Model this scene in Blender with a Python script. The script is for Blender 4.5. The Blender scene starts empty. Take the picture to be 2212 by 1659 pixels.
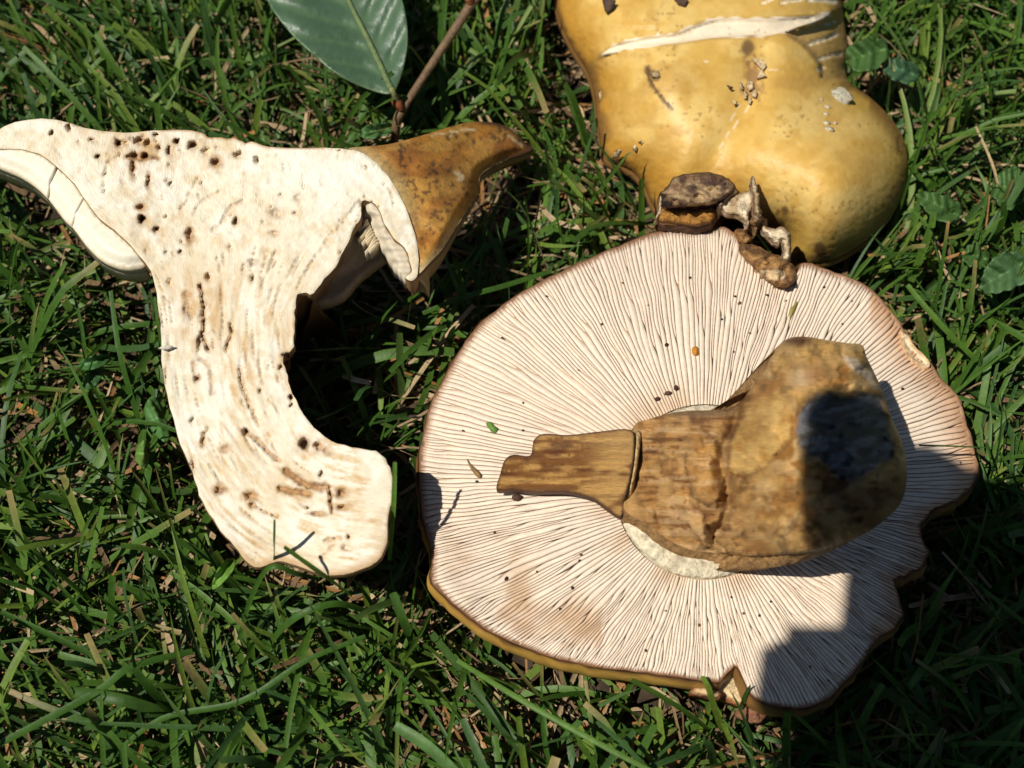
import bpy, bmesh, math, random
import numpy as np
from mathutils import Vector, Matrix
from mathutils.geometry import delaunay_2d_cdt

# ------------------------------------------------------------------ camera, sky, sun, exposure
SC = bpy.context.scene
COL = SC.collection
PITCH = math.radians(63); DIST = .32; TANH = .40625
CF = np.array([0, math.cos(PITCH), -math.sin(PITCH)]); CR = np.array([1., 0, 0])
CU = np.array([0, math.sin(PITCH), math.cos(PITCH)])
CP = np.array([0, 0, .02]) - DIST * CF
cam_d = bpy.data.cameras.new('camera'); cam = bpy.data.objects.new('camera', cam_d); COL.objects.link(cam)
cam.location = CP; cam.rotation_euler = (math.radians(90) - PITCH, 0, 0)
cam_d.sensor_width = 36; cam_d.lens = 18 / TANH; cam_d.clip_start = .005; cam_d.clip_end = 50
cam_d.dof.use_dof = True; cam_d.dof.focus_distance = .306; cam_d.dof.aperture_fstop = 16
SC.camera = cam

SUN_EL, SUN_AZ = math.radians(62), math.radians(18)      # azimuth: way the shadows run, from +x towards +y
SUND = np.array([math.cos(SUN_EL) * math.cos(SUN_AZ), math.cos(SUN_EL) * math.sin(SUN_AZ), -math.sin(SUN_EL)])
W = bpy.data.worlds.new('World'); SC.world = W; W.use_nodes = True
nt = W.node_tree
sky = nt.nodes.new('ShaderNodeTexSky'); sky.sky_type = 'NISHITA'; sky.sun_disc = False; sky.altitude = 200; sky.air_density = 1; sky.dust_density = .3
sky.sun_elevation = SUN_EL; sky.sun_rotation = math.atan2(-SUND[0], -SUND[1])
nt.links.new(sky.outputs[0], nt.nodes['Background'].inputs[0]); nt.nodes['Background'].inputs[1].default_value = .05
sl = bpy.data.lights.new('sun', 'SUN'); sl.energy = 5.0; sl.angle = math.radians(.53); sl.color = (1, .955, .88)
sun = bpy.data.objects.new('sun', sl); COL.objects.link(sun)
sun.rotation_euler = Vector(SUND).to_track_quat('-Z', 'Y').to_euler(); sun.location = (-.4, -.3, 1)
SC.view_settings.view_transform = 'Standard'; SC.view_settings.look = 'None'
SC.view_settings.exposure = 0; SC.view_settings.gamma = 1

# ------------------------------------------------------------------ helpers
RNG = np.random.default_rng(7)
random.seed(7)

def P(v, z):
    """photo position (in a 2212 x 1659 frame) and a height above the soil -> point in the place"""
    v = np.asarray(v, float); z = np.broadcast_to(np.asarray(z, float), v.shape[:-1])
    d = CF + ((v[..., 0:1] - 1106) / 1106 * TANH) * CR + ((829.5 - v[..., 1:2]) / 1106 * TANH) * CU
    return CP + d * ((z - CP[2]) / d[..., 2])[..., None]

def to_photo(p):
    q = np.asarray(p, float) - CP; d = q @ CF
    return np.stack([1106 + q @ CR / d / TANH * 1106, 829.5 - q @ CU / d / TANH * 1106], -1)

def hash2(i, j, s):
    n = (i.astype(np.int64) * 374761393 + j.astype(np.int64) * 668265263 + s * 974634777) & 0xffffffff
    n = ((n ^ (n >> 13)) * 1274126177) & 0xffffffff
    return ((n ^ (n >> 16)) & 0xffff) / 65535.

def noise(x, y, s=0):
    x = np.asarray(x, float); y = np.asarray(y, float)
    i = np.floor(x); j = np.floor(y); a = x - i; b = y - j
    a = a * a * (3 - 2 * a); b = b * b * (3 - 2 * b)
    return (hash2(i, j, s) * (1 - a) + hash2(i + 1, j, s) * a) * (1 - b) + (hash2(i, j + 1, s) * (1 - a) + hash2(i + 1, j + 1, s) * a) * b

def fbm(x, y, s=0, o=4):
    t = 0; k = .5; n = 0
    for q in range(o):
        t = t + k * noise(np.asarray(x) * 2 ** q, np.asarray(y) * 2 ** q, s + q * 17); n += k; k *= .5
    return t / n

def sstep(a, b, x):
    t = np.clip((np.asarray(x, float) - a) / (b - a), 0, 1); return t * t * (3 - 2 * t)

def spline(pts, n=5, closed=True):
    p = np.asarray(pts, float); m = len(p); out = []
    for i in range(m if closed else m - 1):
        if closed: a, b, c, d = p[i - 1], p[i], p[(i + 1) % m], p[(i + 2) % m]
        else: a, b, c, d = p[max(i - 1, 0)], p[i], p[i + 1], p[min(i + 2, m - 1)]
        for k in range(n):
            t = k / n
            out.append(.5 * (2 * b + (c - a) * t + (2 * a - 5 * b + 4 * c - d) * t * t + (3 * b - a - 3 * c + d) * t ** 3))
    if not closed: out.append(p[-1])
    return np.array(out)

def inside(pts, poly):
    x, y = pts[:, 0], pts[:, 1]; c = np.zeros(len(pts), bool)
    q = np.roll(poly, -1, 0)
    for (x0, y0), (x1, y1) in zip(poly, q):
        if y0 == y1: continue
        c ^= ((y0 > y) != (y1 > y)) & (x < (x1 - x0) * (y - y0) / (y1 - y0) + x0)
    return c

def edge_dist(pts, line, closed=True):
    a = np.asarray(line, float); b = np.roll(a, -1, 0) if closed else a[1:]; a = a if closed else a[:-1]
    best = np.full(len(pts), 1e9)
    for p, q in zip(a, b):
        d = q - p; L = max(d @ d, 1e-12)
        t = np.clip(((pts - p) @ d) / L, 0, 1)[:, None]
        best = np.minimum(best, np.linalg.norm(pts - (p + t * d), axis=1))
    return best

def link_mesh(name, V, F, mat, parent=None, col=None, uv=None, smooth=True):
    me = bpy.data.meshes.new(name); me.from_pydata([tuple(v) for v in V], [], [tuple(int(i) for i in f) for f in F])
    if smooth: me.polygons.foreach_set('use_smooth', np.ones(len(me.polygons), bool))
    if col is not None:
        a = me.attributes.new('Col', 'FLOAT_COLOR', 'POINT')
        c = np.ones((len(V), 4)); c[:, :3] = col; a.data.foreach_set('color', c.ravel())
    if uv is not None:
        a = me.attributes.new('fib', 'FLOAT_VECTOR', 'POINT')
        c = np.zeros((len(V), 3)); c[:, :2] = uv; a.data.foreach_set('vector', c.ravel())
    me.materials.append(mat); me.update()
    o = bpy.data.objects.new(name, me); COL.objects.link(o)
    if parent is not None: o.parent = parent
    return o

def thing(name, label, cat, group=None):
    o = bpy.data.objects.new(name, None); COL.objects.link(o); o.empty_display_size = .01
    o['label'] = label; o['category'] = cat
    if group: o['group'] = group
    return o

def tag(o, label, cat, group=None):
    o['label'] = label; o['category'] = cat
    if group: o['group'] = group
    return o

def place(root, loc):
    """puts a thing's empty at its base without moving its parts"""
    root.location = loc
    for c in root.children:
        if c.parent == root:
            c.location = c.location - Vector(loc)

def triangulate(outline, step, lines=()):
    lo, hi = outline.min(0), outline.max(0)
    g = []
    ys = np.arange(lo[1], hi[1], step * .866)
    for k, y in enumerate(ys):
        xs = np.arange(lo[0] + (k % 2) * step * .5, hi[0], step)
        g.append(np.stack([xs, np.full(len(xs), y)], 1))
    g = np.concatenate(g) + RNG.uniform(-.18, .18, (sum(map(len, g)), 2)) * step
    g = g[inside(g, outline)]; g = g[edge_dist(g, outline) > step * .45]
    n = len(outline); ed = [(i, (i + 1) % n) for i in range(n)]; fixed = [outline]; k = n
    for ln in lines:
        g = g[edge_dist(g, ln) > step * .4]; m = len(ln); ed += [(k + i, k + (i + 1) % m) for i in range(m)]; fixed.append(ln); k += m
    allp = np.concatenate(fixed + [g])
    r = delaunay_2d_cdt([Vector(p) for p in allp], ed, [], 1, 1e-6)
    v = np.array([tuple(p) for p in r[0]]); f = np.array(r[2])
    m = (v[f[:, 0]] + v[f[:, 1]] + v[f[:, 2]]) / 3
    return v, f[inside(m, outline)]

def inset(p, k):
    t = np.roll(p, -1, 0) - np.roll(p, 1, 0); n = np.stack([-t[:, 1], t[:, 0]], 1); n /= np.linalg.norm(n, axis=1)[:, None] + 1e-9
    q = p + n * k
    if not inside(q, p).mean() > .5: q = p - n * k
    q = q[inside(q, p)]; return q[edge_dist(q, p) > k * .6]

def loop_of(v, f):
    """ordered outer boundary of a triangle sheet, counter-clockwise as its faces"""
    e = {}
    for t in f:
        for a, b in ((t[0], t[1]), (t[1], t[2]), (t[2], t[0])): e[(a, b)] = 1
    nx = {a: b for (a, b) in e if (b, a) not in e}
    s = next(iter(nx)); L = [s]
    while nx[L[-1]] != s and len(L) < len(nx) + 2: L.append(nx[L[-1]])
    return L

def sheet(name, outline, zf, step, mat, parent, colf, uvf=None, thick=None, soft=0, lines=()):
    """a surface over a traced outline, its height from zf(points, distance to the edge); thick adds a back face"""
    v, f = triangulate(outline, step, lines)
    d = edge_dist(v, outline)
    ds = d
    if soft:      # even out the ridge that runs along the middle of the distance field
        e = np.concatenate([f[:, [0, 1]], f[:, [1, 2]], f[:, [2, 0]]]); e = np.concatenate([e, e[:, ::-1]]); deg = np.bincount(e[:, 0], minlength=len(v)); ds = d.copy(); fix = d < 1e-3
        for k in range(soft):
            a = np.bincount(e[:, 0], weights=ds[e[:, 1]], minlength=len(v)) / np.maximum(deg, 1); ds = np.where(fix, 0, a)
    z = zf(v, ds); w = P(v, z)
    # faces up
    n = np.cross(w[f[:, 1]] - w[f[:, 0]], w[f[:, 2]] - w[f[:, 0]])
    if n[:, 2].sum() < 0: f = f[:, ::-1]
    L = loop_of(v, f); W_ = w; F = [tuple(t) for t in f]; col = colf(v, d); uv = None if uvf is None else uvf(v)
    if thick:
        k = len(w); back = w.copy(); back[:, 2] -= thick
        W_ = np.concatenate([w, back]); col = np.concatenate([col, col])
        if uv is not None: uv = np.concatenate([uv, uv])
        F += [(t[2] + k, t[1] + k, t[0] + k) for t in f]
        F += [(L[i], L[i] + k, L[(i + 1) % len(L)] + k, L[(i + 1) % len(L)]) for i in range(len(L))]
    o = link_mesh(name, W_, F, mat, parent, col, uv)
    return o, w[L], v[L], (v, f, w)

def loop_normals(L):
    t = np.roll(L, -1, 0) - np.roll(L, 1, 0); t = t[:, :2]
    for k in range(3): t = (t + np.roll(t, 1, 0) + np.roll(t, -1, 0)) / 3
    t /= np.linalg.norm(t, axis=1)[:, None] + 1e-12
    return np.stack([t[:, 1], -t[:, 0], np.zeros(len(t))], 1)     # outwards for a ccw loop

def side(name, L, stages, mat, parent, colf, close=False):
    """a side wall hung from an edge loop: stages are (outset m, drop m or function giving absolute z)"""
    n = loop_normals(L); rings = [L + n * .0001 - np.array([0, 0, .00005])]
    for out, dz in stages:
        r = L + n * np.asarray(out)[..., None] if np.ndim(out) else L + n * out
        r = r.copy()
        if callable(dz): r[:, 2] = dz(L)
        else: r[:, 2] = np.maximum(L[:, 2] - dz, .001)
        rings.append(r)
    m = len(L); V = np.concatenate(rings); F = []
    for k in range(len(rings) - 1):
        for i in range(m):
            j = (i + 1) % m; F.append((k * m + i, (k + 1) * m + i, (k + 1) * m + j, k * m + j))
    if close: F.append(tuple((len(rings) - 1) * m + i for i in range(m)[::-1]))
    s = np.repeat(np.arange(len(rings)) / (len(rings) - 1), m)
    return link_mesh(name, V, F, mat, parent, colf(V, s))

def mixc(a, b, t):
    t = np.asarray(t)[..., None]; return np.asarray(a) * (1 - t) + np.asarray(b) * t

# ------------------------------------------------------------------ materials
def new_mat(name, rough=.6, spec=.3):
    m = bpy.data.materials.new(name); m.use_nodes = True
    b = m.node_tree.nodes['Principled BSDF']; b.inputs['Roughness'].default_value = rough
    b.inputs['Specular IOR Level'].default_value = spec
    return m, m.node_tree, b

def nd(t, kind, **kw):
    n = t.nodes.new(kind)
    for k, v in kw.items(): setattr(n, k, v)
    return n

def mottled(name, rough=.6, spec=.3, scale=900, amount=.25, bump=.15, bscale=1500, fib=None, sss=0, detail=6, rough_var=.0, transl=0):
    """colour from the mesh attribute, broken up by noise; fib gives a stretched noise along the fibres"""
    m, t, b = new_mat(name, rough, spec)
    a = nd(t, 'ShaderNodeAttribute', attribute_name='Col')
    tc = nd(t, 'ShaderNodeTexCoord')
    n1 = nd(t, 'ShaderNodeTexNoise'); n1.inputs['Scale'].default_value = scale; n1.inputs['Detail'].default_value = detail; n1.inputs['Roughness'].default_value = .65
    n2 = nd(t, 'ShaderNodeTexNoise'); n2.inputs['Scale'].default_value = bscale; n2.inputs['Detail'].default_value = 5
    if fib:
        fa = nd(t, 'ShaderNodeAttribute', attribute_name='fib')
        mp = nd(t, 'ShaderNodeMapping'); mp.inputs['Scale'].default_value = fib
        t.links.new(fa.outputs['Vector'], mp.inputs['Vector'])
        t.links.new(mp.outputs[0], n1.inputs['Vector']); t.links.new(mp.outputs[0], n2.inputs['Vector'])
        n1.inputs['Scale'].default_value = scale; n2.inputs['Scale'].default_value = bscale
    else:
        t.links.new(tc.outputs['Object'], n1.inputs['Vector']); t.links.new(tc.outputs['Object'], n2.inputs['Vector'])
    mr = nd(t, 'ShaderNodeMapRange'); mr.inputs['From Min'].default_value = .3; mr.inputs['From Max'].default_value = .7
    mr.inputs['To Min'].default_value = 1 - amount; mr.inputs['To Max'].default_value = 1 + amount * .55
    t.links.new(n1.outputs['Fac'], mr.inputs['Value'])
    mx = nd(t, 'ShaderNodeVectorMath', operation='SCALE')
    t.links.new(a.outputs['Color'], mx.inputs[0]); t.links.new(mr.outputs[0], mx.inputs['Scale'])
    t.links.new(mx.outputs[0], b.inputs['Base Color'])
    bp = nd(t, 'ShaderNodeBump'); bp.inputs['Strength'].default_value = bump; bp.inputs['Distance'].default_value = .0012
    t.links.new(n2.outputs['Fac'], bp.inputs['Height']); t.links.new(bp.outputs[0], b.inputs['Normal'])
    if rough_var:
        r2 = nd(t, 'ShaderNodeMapRange'); r2.inputs['To Min'].default_value = rough - rough_var; r2.inputs['To Max'].default_value = rough + rough_var
        t.links.new(n1.outputs['Fac'], r2.inputs['Value']); t.links.new(r2.outputs[0], b.inputs['Roughness'])
    if sss:
        b.inputs['Subsurface Weight'].default_value = sss; b.inputs['Subsurface Radius'].default_value = (1, .6, .35)
        b.inputs['Subsurface Scale'].default_value = .0016
    if transl:
        tr = nd(t, 'ShaderNodeBsdfTranslucent'); t.links.new(mx.outputs[0], tr.inputs['Color'])
        ms = nd(t, 'ShaderNodeMixShader'); ms.inputs[0].default_value = transl
        out = t.nodes['Material Output']
        t.links.new(b.outputs[0], ms.inputs[1]); t.links.new(tr.outputs[0], ms.inputs[2]); t.links.new(ms.outputs[0], out.inputs[0])
    return m

M_FLESH = mottled('cut_mushroom_flesh', .62, .25, 1.0, .16, .28, 1.6, fib=(46, 6.5, 1))
M_GILL = mottled('gill', .5, .3, 700, .10, .12, 1400)
M_GBED = mottled('gill_bed', .7, .2, 500, .2, .2, 900)
M_CAP = mottled('cap_skin', .47, .34, 300, .10, .08, 1300, rough_var=.08)
M_BROWN = mottled('brown_cap_skin', .40, .45, 350, .38, .25, 900, rough_var=.1)
M_STEM = mottled('stem_skin', .55, .3, 1.0, .34, .7, 1.3, fib=(11, 2.2, 1))
M_TORN = mottled('torn_flesh', .7, .2, 600, .45, 1.0, 700)
M_GRASS = mottled('grass_blade', .5, .3, 600, .25, .1, 900, transl=.25)
M_DRY = mottled('dry_grass', .75, .15, 700, .35, .2, 900, transl=.1)
M_LEAF = mottled('broad_leaf', .43, .5, 260, .14, .12, 1500)
M_WEED = mottled('weed_leaf', .5, .4, 300, .2, .4, 500, transl=.2)
M_TWIG = mottled('twig_bark', .6, .3, 500, .35, .35, 800)
M_SOIL = mottled('soil', .9, .1, 220, .6, .8, 400)
M_SPECK = mottled('speck', .85, .1, 900, .4, .3, 1500)
M_SLIME = mottled('dried_slime', .3, .5, 700, .25, .8, 500)
M_BLACK = mottled('black_plastic', .45, .4, 300, .1, .1, 900)

# ------------------------------------------------------------------ ground
def build_ground():
    n = 130; x = np.linspace(-1, 1, n); s = np.sign(x) * (np.abs(x) ** 2.6) * 4
    X, Y = np.meshgrid(s, s); x_, y_ = X.ravel(), Y.ravel()
    near = np.exp(-(x_ ** 2 + y_ ** 2) / .3)
    z = (fbm(x_ * 60, y_ * 60, 3) - .6) * .007 * near - .0015
    V = np.stack([x_, y_, z], 1); F = [(j * n + i, j * n + i + 1, (j + 1) * n + i + 1, (j + 1) * n + i) for j in range(n - 1) for i in range(n - 1)]
    c = mixc((.030, .021, .013), (.085, .062, .040), fbm(x_ * 90, y_ * 90, 9))
    o = link_mesh('ground', V, F, M_SOIL, None, c); o['kind'] = 'structure'
build_ground()

# ------------------------------------------------------------------ mushroom cap lying gills up, with its stem
RIM = spline([(905,1010),(910,955),(926,890),(951,828),(988,765),(1030,705),(1085,660),(1150,618),(1230,576),(1300,546),(1370,517),(1430,497),
  (1500,497),(1555,490),(1588,505),(1606,540),(1650,580),(1700,606),(1716,604),(1726,572),(1745,568),(1780,580),(1830,596),(1872,618),(1903,648),(1938,688),
  (1948,708),(1968,728),(1968,750),(1985,764),(2010,785),(2035,822),(2070,858),(2090,920),(2104,972),(2112,1012),(2100,1050),(2075,1078),(2045,1092),(2012,1108),(1990,1138),
  (1994,1165),(2006,1195),(1990,1226),(1960,1240),(1938,1246),(1932,1265),(1940,1292),(1950,1325),(1938,1350),(1890,1388),(1862,1432),(1826,1474),(1786,1512),(1732,1530),
  (1680,1526),(1645,1518),(1622,1500),(1606,1470),(1592,1440),(1574,1452),(1552,1474),(1528,1472),(1440,1460),(1350,1449),(1250,1434),(1180,1417),(1120,1394),(1062,1368),(1012,1334),
  (972,1300),(936,1266),(930,1230),(934,1190),(920,1150),(908,1080)], 4)
RIM = RIM + (3.2 + 4.5 * sstep(1850, 1950, RIM[:, 0]) * sstep(950, 1100, RIM[:, 1]))[:, None] * 2 * np.stack([fbm(RIM[:, 0] / 17, RIM[:, 1] / 17, 401, 3) - .5, fbm(RIM[:, 0] / 17, RIM[:, 1] / 17, 403, 3) - .5], 1)
RC = np.array([1523., 1063.]); RR = np.array([193., 190.])
def cap_z(v):
    v = np.asarray(v); d = np.hypot((v[..., 0] - RC[0]) / 1.06, (v[..., 1] - RC[1]))
    z = .0285 - .0030 * sstep(200, 620, d) + .0022 * (fbm(v[..., 0] / 220, v[..., 1] / 220, 5, 2) - .5) * sstep(250, 600, d)
    edge = sstep(420, 640, d)
    z = z + .0022 * edge * np.sin(np.arctan2(v[..., 1] - RC[1], v[..., 0] - RC[0]) * 5 + .6)
    return z
gm = thing('upturned_mushroom', 'whole mushroom lying upside down, round pale gilled cap with brown stem standing up', 'mushroom')

NG = 185
def build_gills():
    ang = np.linspace(0, 2 * np.pi, 721)[:-1]
    # distance from the ring centre to the rim, by angle
    dirs = np.stack([np.cos(ang), np.sin(ang)], 1); rr = np.zeros(len(ang))
    a, b = RIM, np.roll(RIM, -1, 0)
    for k, d in enumerate(dirs):
        e = b - a; den = d[0] * e[:, 1] - d[1] * e[:, 0]; den[np.abs(den) < 1e-9] = 1e-9
        w = a - RC; t = (w[:, 0] * e[:, 1] - w[:, 1] * e[:, 0]) / den; s = (w[:, 0] * d[1] - w[:, 1] * d[0]) / den
        ok = (s >= 0) & (s <= 1) & (t > 0); rr[k] = t[ok].min() if ok.any() else 500
    def rim_r(th): return np.interp(np.mod(th, 2 * np.pi), np.append(ang, 2 * np.pi), np.append(rr, rr[0]))
    NT = 30; T = np.linspace(0, 1, NT)
    rng = np.random.default_rng(11)
    # round the ring: NG full gills; in each sector between two of them shorter gills wedge in further out
    wsec = .8 + .4 * rng.random(NG); edges = np.concatenate([[0], np.cumsum(wsec)]); edges = edges / edges[-1] * 2 * np.pi
    start, LO, HI = [], [], []
    for i in range(NG):
        sub = [-.2]
        if rng.random() < .35: sub.append(.80 + rng.random() * .12)
        sub.append(.16 + rng.random() * .50)
        if rng.random() < .35: sub.append(.78 + rng.random() * .14)
        sub = np.array(sub); w = sstep(0, 1, (T[None, :] - sub[:, None]) / .16) * (.8 + .4 * rng.random(len(sub)))[:, None]; w[0] = np.maximum(w[0], .7)
        c = np.concatenate([np.zeros((1, NT)), np.cumsum(w, 0)], 0); c = edges[i] + c / c[-1] * (edges[i + 1] - edges[i])
        start += list(sub); LO += list(c[:-1]); HI += list(c[1:])
    start = np.array(start); n = len(start); LO = np.array(LO); HI = np.array(HI)
    def warp(th, t):
        # gills bend and jostle a little on their way out
        return th + .05 * np.sin(3 * th + 1.2) * t + .040 * (fbm(np.cos(th) * 4 + 20 + t * 1.6, np.sin(th) * 4 + t * 1.6 + 20, 31, 2) - .5) + .015 * (fbm(np.cos(th) * 15 + 20 + t * 5, np.sin(th) * 15 + t * 5 + 20, 37, 2) - .5)
    def pos(th, t):
        th = warp(th, t); ro = rim_r(th) * .994
        ri = 1 / np.sqrt((np.cos(th) / RR[0]) ** 2 + (np.sin(th) / RR[1]) ** 2)
        q = ri + (ro - ri) * t
        return np.stack([RC[0] + q * np.cos(th), RC[1] + q * np.sin(th)], -1)
    shorts_V, shorts_F, shorts_C = [], [], []
    made = 0
    # longest first: those past 300 go into one mesh
    idx = np.argsort(start, kind='stable')
    for i in idx:
        k0 = max(0, int(np.floor(start[i] * (NT - 1)))) if start[i] > 0 else 0
        tt = T[k0:]; lo, hi = LO[i, k0:], HI[i, k0:]
        wv = (hi - lo)
        pl, ph = pos(lo, tt), pos(hi, tt)
        d = ph - pl; wpx = np.linalg.norm(d, axis=1) + 1e-6
        gap = np.minimum(.03 + .65 * noise(tt * 9, np.full(len(tt), i * 3.3), 5) ** 2 + .45 * noise(tt * 2, np.full(len(tt), i * 1.3), 6), wpx * .16)
        lean = .25 * (noise(tt * 3, np.full(len(tt), i * .7), 8) - .5)
        f0 = gap / wpx; f1 = 1 - gap / wpx
        fr = np.stack([f0 * .8, f0 + .045, .5 + lean, f1 - .04, 1 - (1 - f1) * .8], 1)
        q = pl[:, None, :] + d[:, None, :] * fr[..., None]
        crest = cap_z(q)
        jag = (noise(tt * 14, np.full(len(tt), i * 1.7), 12) - .5) * .0007 + (hash2(np.array([i]), np.array([3]), 4)[0] - .5) * .0005
        taper = sstep(0, .12, tt - start[i]) if start[i] > 0 else np.ones(len(tt))
        endt = 1 - sstep(.97, 1.0, tt) * .6
        drop = np.array([.00055, .00006, 0, .00006, .00055])[None, :]
        z = crest - drop * (.4 + .6 * taper[:, None]) - .0018 * (1 - taper[:, None]) - .0012 * (1 - endt[:, None]) + jag[:, None]
        V = P(q, z).reshape(-1, 3)
        F = [(a * 5 + c, a * 5 + c + 1, (a + 1) * 5 + c + 1, (a + 1) * 5 + c) for a in range(len(tt) - 1) for c in range(4)]
        w = V[F[0][1]] - V[F[0][0]]
        mid = q[:, 2]
        th = np.arctan2(mid[:, 1] - RC[1], mid[:, 0] - RC[0])
        tone = fbm(mid[:, 0] / 150, mid[:, 1] / 150, 44, 3)
        c = mixc((.755, .64, .495), (.725, .575, .435), tone)
        c = mixc(c, (.50, .31, .165), .75 * sstep(.40, .75, fbm(mid[:, 0] / 70, mid[:, 1] / 70, 71, 3)) * (sstep(.35, .7, tt) * (1 - sstep(.85, 1, tt)) * (np.abs(mid[:, 1] - 1270) < 130) * (mid[:, 0] < 1300)))
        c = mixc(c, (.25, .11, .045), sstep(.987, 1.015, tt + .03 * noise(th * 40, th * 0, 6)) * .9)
        right = (mid[:, 0] > 1880) & (mid[:, 1] > 600)
        c = mixc(c, (.50, .26, .115), right * sstep(.78, 1.0, tt) * .8)
        c = mixc(c, (.55, .36, .20), .55 * (1 - sstep(.0, .22, tt)) * sstep(.35, .7, noise(th * 5, th * 0 + 2, 9)))
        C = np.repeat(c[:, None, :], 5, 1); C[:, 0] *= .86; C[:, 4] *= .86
        C = C.reshape(-1, 3)
        if made < 300:
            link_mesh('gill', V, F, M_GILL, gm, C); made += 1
        else:
            o = sum(len(x) for x in shorts_V); shorts_V.append(V); shorts_C.append(C); shorts_F += [tuple(x + o for x in f) for f in F]
    if shorts_V:
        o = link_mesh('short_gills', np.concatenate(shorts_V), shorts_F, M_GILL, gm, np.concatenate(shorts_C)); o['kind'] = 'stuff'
build_gills()

def bedcol(v, d):
    c = mixc((.50, .345, .225), (.42, .27, .165), fbm(v[:, 0] / 60, v[:, 1] / 60, 2))
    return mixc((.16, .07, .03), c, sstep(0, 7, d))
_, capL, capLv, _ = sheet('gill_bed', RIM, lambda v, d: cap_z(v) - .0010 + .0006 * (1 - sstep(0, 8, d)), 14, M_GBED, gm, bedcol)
def rimcol(V, s):
    q = to_photo(V); dark = fbm(q[:, 0] / 40, q[:, 1] / 40, 13)
    yel = mixc((.60, .36, .075), (.46, .24, .045), fbm(q[:, 0] / 25, q[:, 1] / 90, 15))
    stain = mixc((.15, .065, .025), (.055, .025, .015), sstep(.45, .65, dark))
    low = sstep(900, 1250, q[:, 1]) * (1 - sstep(1440, 1560, q[:, 0]))
    yb = sstep(.12, .30, s - .12 * (dark - .5)) * (.25 + .75 * low)
    return mixc(stain, yel, yb)
nn = loop_normals(capL)
wob = .0011 * (fbm(capLv[:, 0] / 26, capLv[:, 1] / 26, 17, 3) - .5)
side('cap', capL, [(.0001 + .5 * wob, .0003), (.0004 + wob, .0010), (.0007 + wob, .0024), (.0009 + wob, .0042), (.0006, .0065), (.0000, .0095), (-.004, .013), (-.011, .0165), (-.022, .0205)], M_CAP, gm, rimcol)

# torn notch in the near rim, bare cream flesh
def notch_z(v, d): return cap_z(v) - .003 - .0045 * sstep(1420, 1500, v[:, 1]) + .0008 * fbm(v[:, 0] / 14, v[:, 1] / 14, 3)
sheet('torn_notch', spline([(1594,1425),(1612,1440),(1618,1475),(1628,1500),(1622,1520),(1596,1521),(1570,1510),(1540,1503),(1525,1498),(1548,1480),(1572,1458)], 4),
      notch_z, 6, M_TORN, gm, lambda v, d: mixc((.30, .12, .04), (.66, .50, .27), sstep(0, 12, d + 6 * (fbm(v[:, 0] / 10, v[:, 1] / 10, 5) - .5))), thick=.004)
sheet('torn_rim_shred', spline([(1500,1483),(1525,1480),(1548,1489),(1560,1500),(1550,1512),(1515,1505),(1490,1498)], 4), lambda v, d: cap_z(v) - .004 + .002 * sstep(0, 12, d), 6,
      M_TORN, gm, lambda v, d: mixc((.20, .06, .025), (.60, .40, .20), sstep(2, 9, d)), thick=.003)
sheet('torn_rim_shred', spline([(1618,1500),(1640,1506),(1662,1520),(1655,1545),(1640,1560),(1612,1556),(1590,1540),(1600,1522)], 4), lambda v, d: cap_z(v) - .009 + .003 * fbm(v[:, 0] / 12, v[:, 1] / 12, 8), 5,
      M_TORN, gm, lambda v, d: mixc((.16, .06, .03), (.34, .17, .09), fbm(v[:, 0] / 8, v[:, 1] / 8, 3)), thick=.003)
# bite in the far right rim showing cream flesh
sheet('torn_rim_shred', spline([(1944,716),(1960,722),(1976,748),(1996,766),(2010,786),(2000,796),(1980,786),(1962,768),(1950,745)], 4), lambda v, d: cap_z(v) + .0007 - .0012 * sstep(0, 10, d), 5,
      M_TORN, gm, lambda v, d: mixc((.58, .36, .18), (.78, .64, .42), sstep(0, 10, d)), thick=.0025)
# the curled brown fragments of the far rim
def lump(name, outline, zbase, rise, step, colf, parent, mat=M_TORN, seed=0, floor=.003, ru=.0016):
    o = spline(outline, 5); o = o + 2.6 * np.stack([fbm(o[:, 0] / 6, o[:, 1] / 6, seed + 5, 2) - .5, fbm(o[:, 0] / 6, o[:, 1] / 6, seed + 9, 2) - .5], 1) * 2; dm = [0]
    def zf(v, d):
        dm[0] = max(d.max(), 1.)
        return zbase(v) + rise * (.45 * np.sqrt(np.clip(1 - (1 - d / dm[0]) ** 2, 0, 1)) + .5 * sstep(0, 8, d)) + .0028 * (fbm(v[:, 0] / 26, v[:, 1] / 7, seed + 23, 3) - .5) * sstep(0, 5, d) + ru * (fbm(v[:, 0] / 16, v[:, 1] / 16, seed) - .5) * sstep(0, 6, d) * 1.6 + .0010 * (fbm(v[:, 0] / 30, v[:, 1] / 5, seed + 3, 3) - .5)
    ob, L, _, _ = sheet(name, o, zf, step, mat, parent, colf)
    side_ = [(.0002, .0015), (-.0006, floor)]
    n = loop_normals(L); k = len(ob.data.vertices)
    return ob, L
def frag_col(v, d):
    f1 = fbm(v[:, 0] / 22, v[:, 1] / 14, 21); c = mixc((.36, .19, .065), (.17, .085, .035), sstep(.42, .6, f1))
    pale = ((v[:, 0] - 1728) / 26) ** 2 + ((v[:, 1] - 590) / 17) ** 2
    c = mixc(c, (.06, .03, .018), sstep(.62, .72, fbm(v[:, 0] / 12, v[:, 1] / 12, 4)) * .8)
    return c
def closed_lump(name, outline, zb, rise, step, colf, parent, drop, mat=M_TORN, seed=0, ru=.0016):
    ob, L = lump(name, outline, zb, rise, step, colf, parent, mat, seed, ru=ru)
    e = side(name + '_edge', L, [(.0003, drop * .4), (-.0008, drop)], mat, ob, lambda V, s: colf(to_photo(V), s * 0))
    return ob
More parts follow.
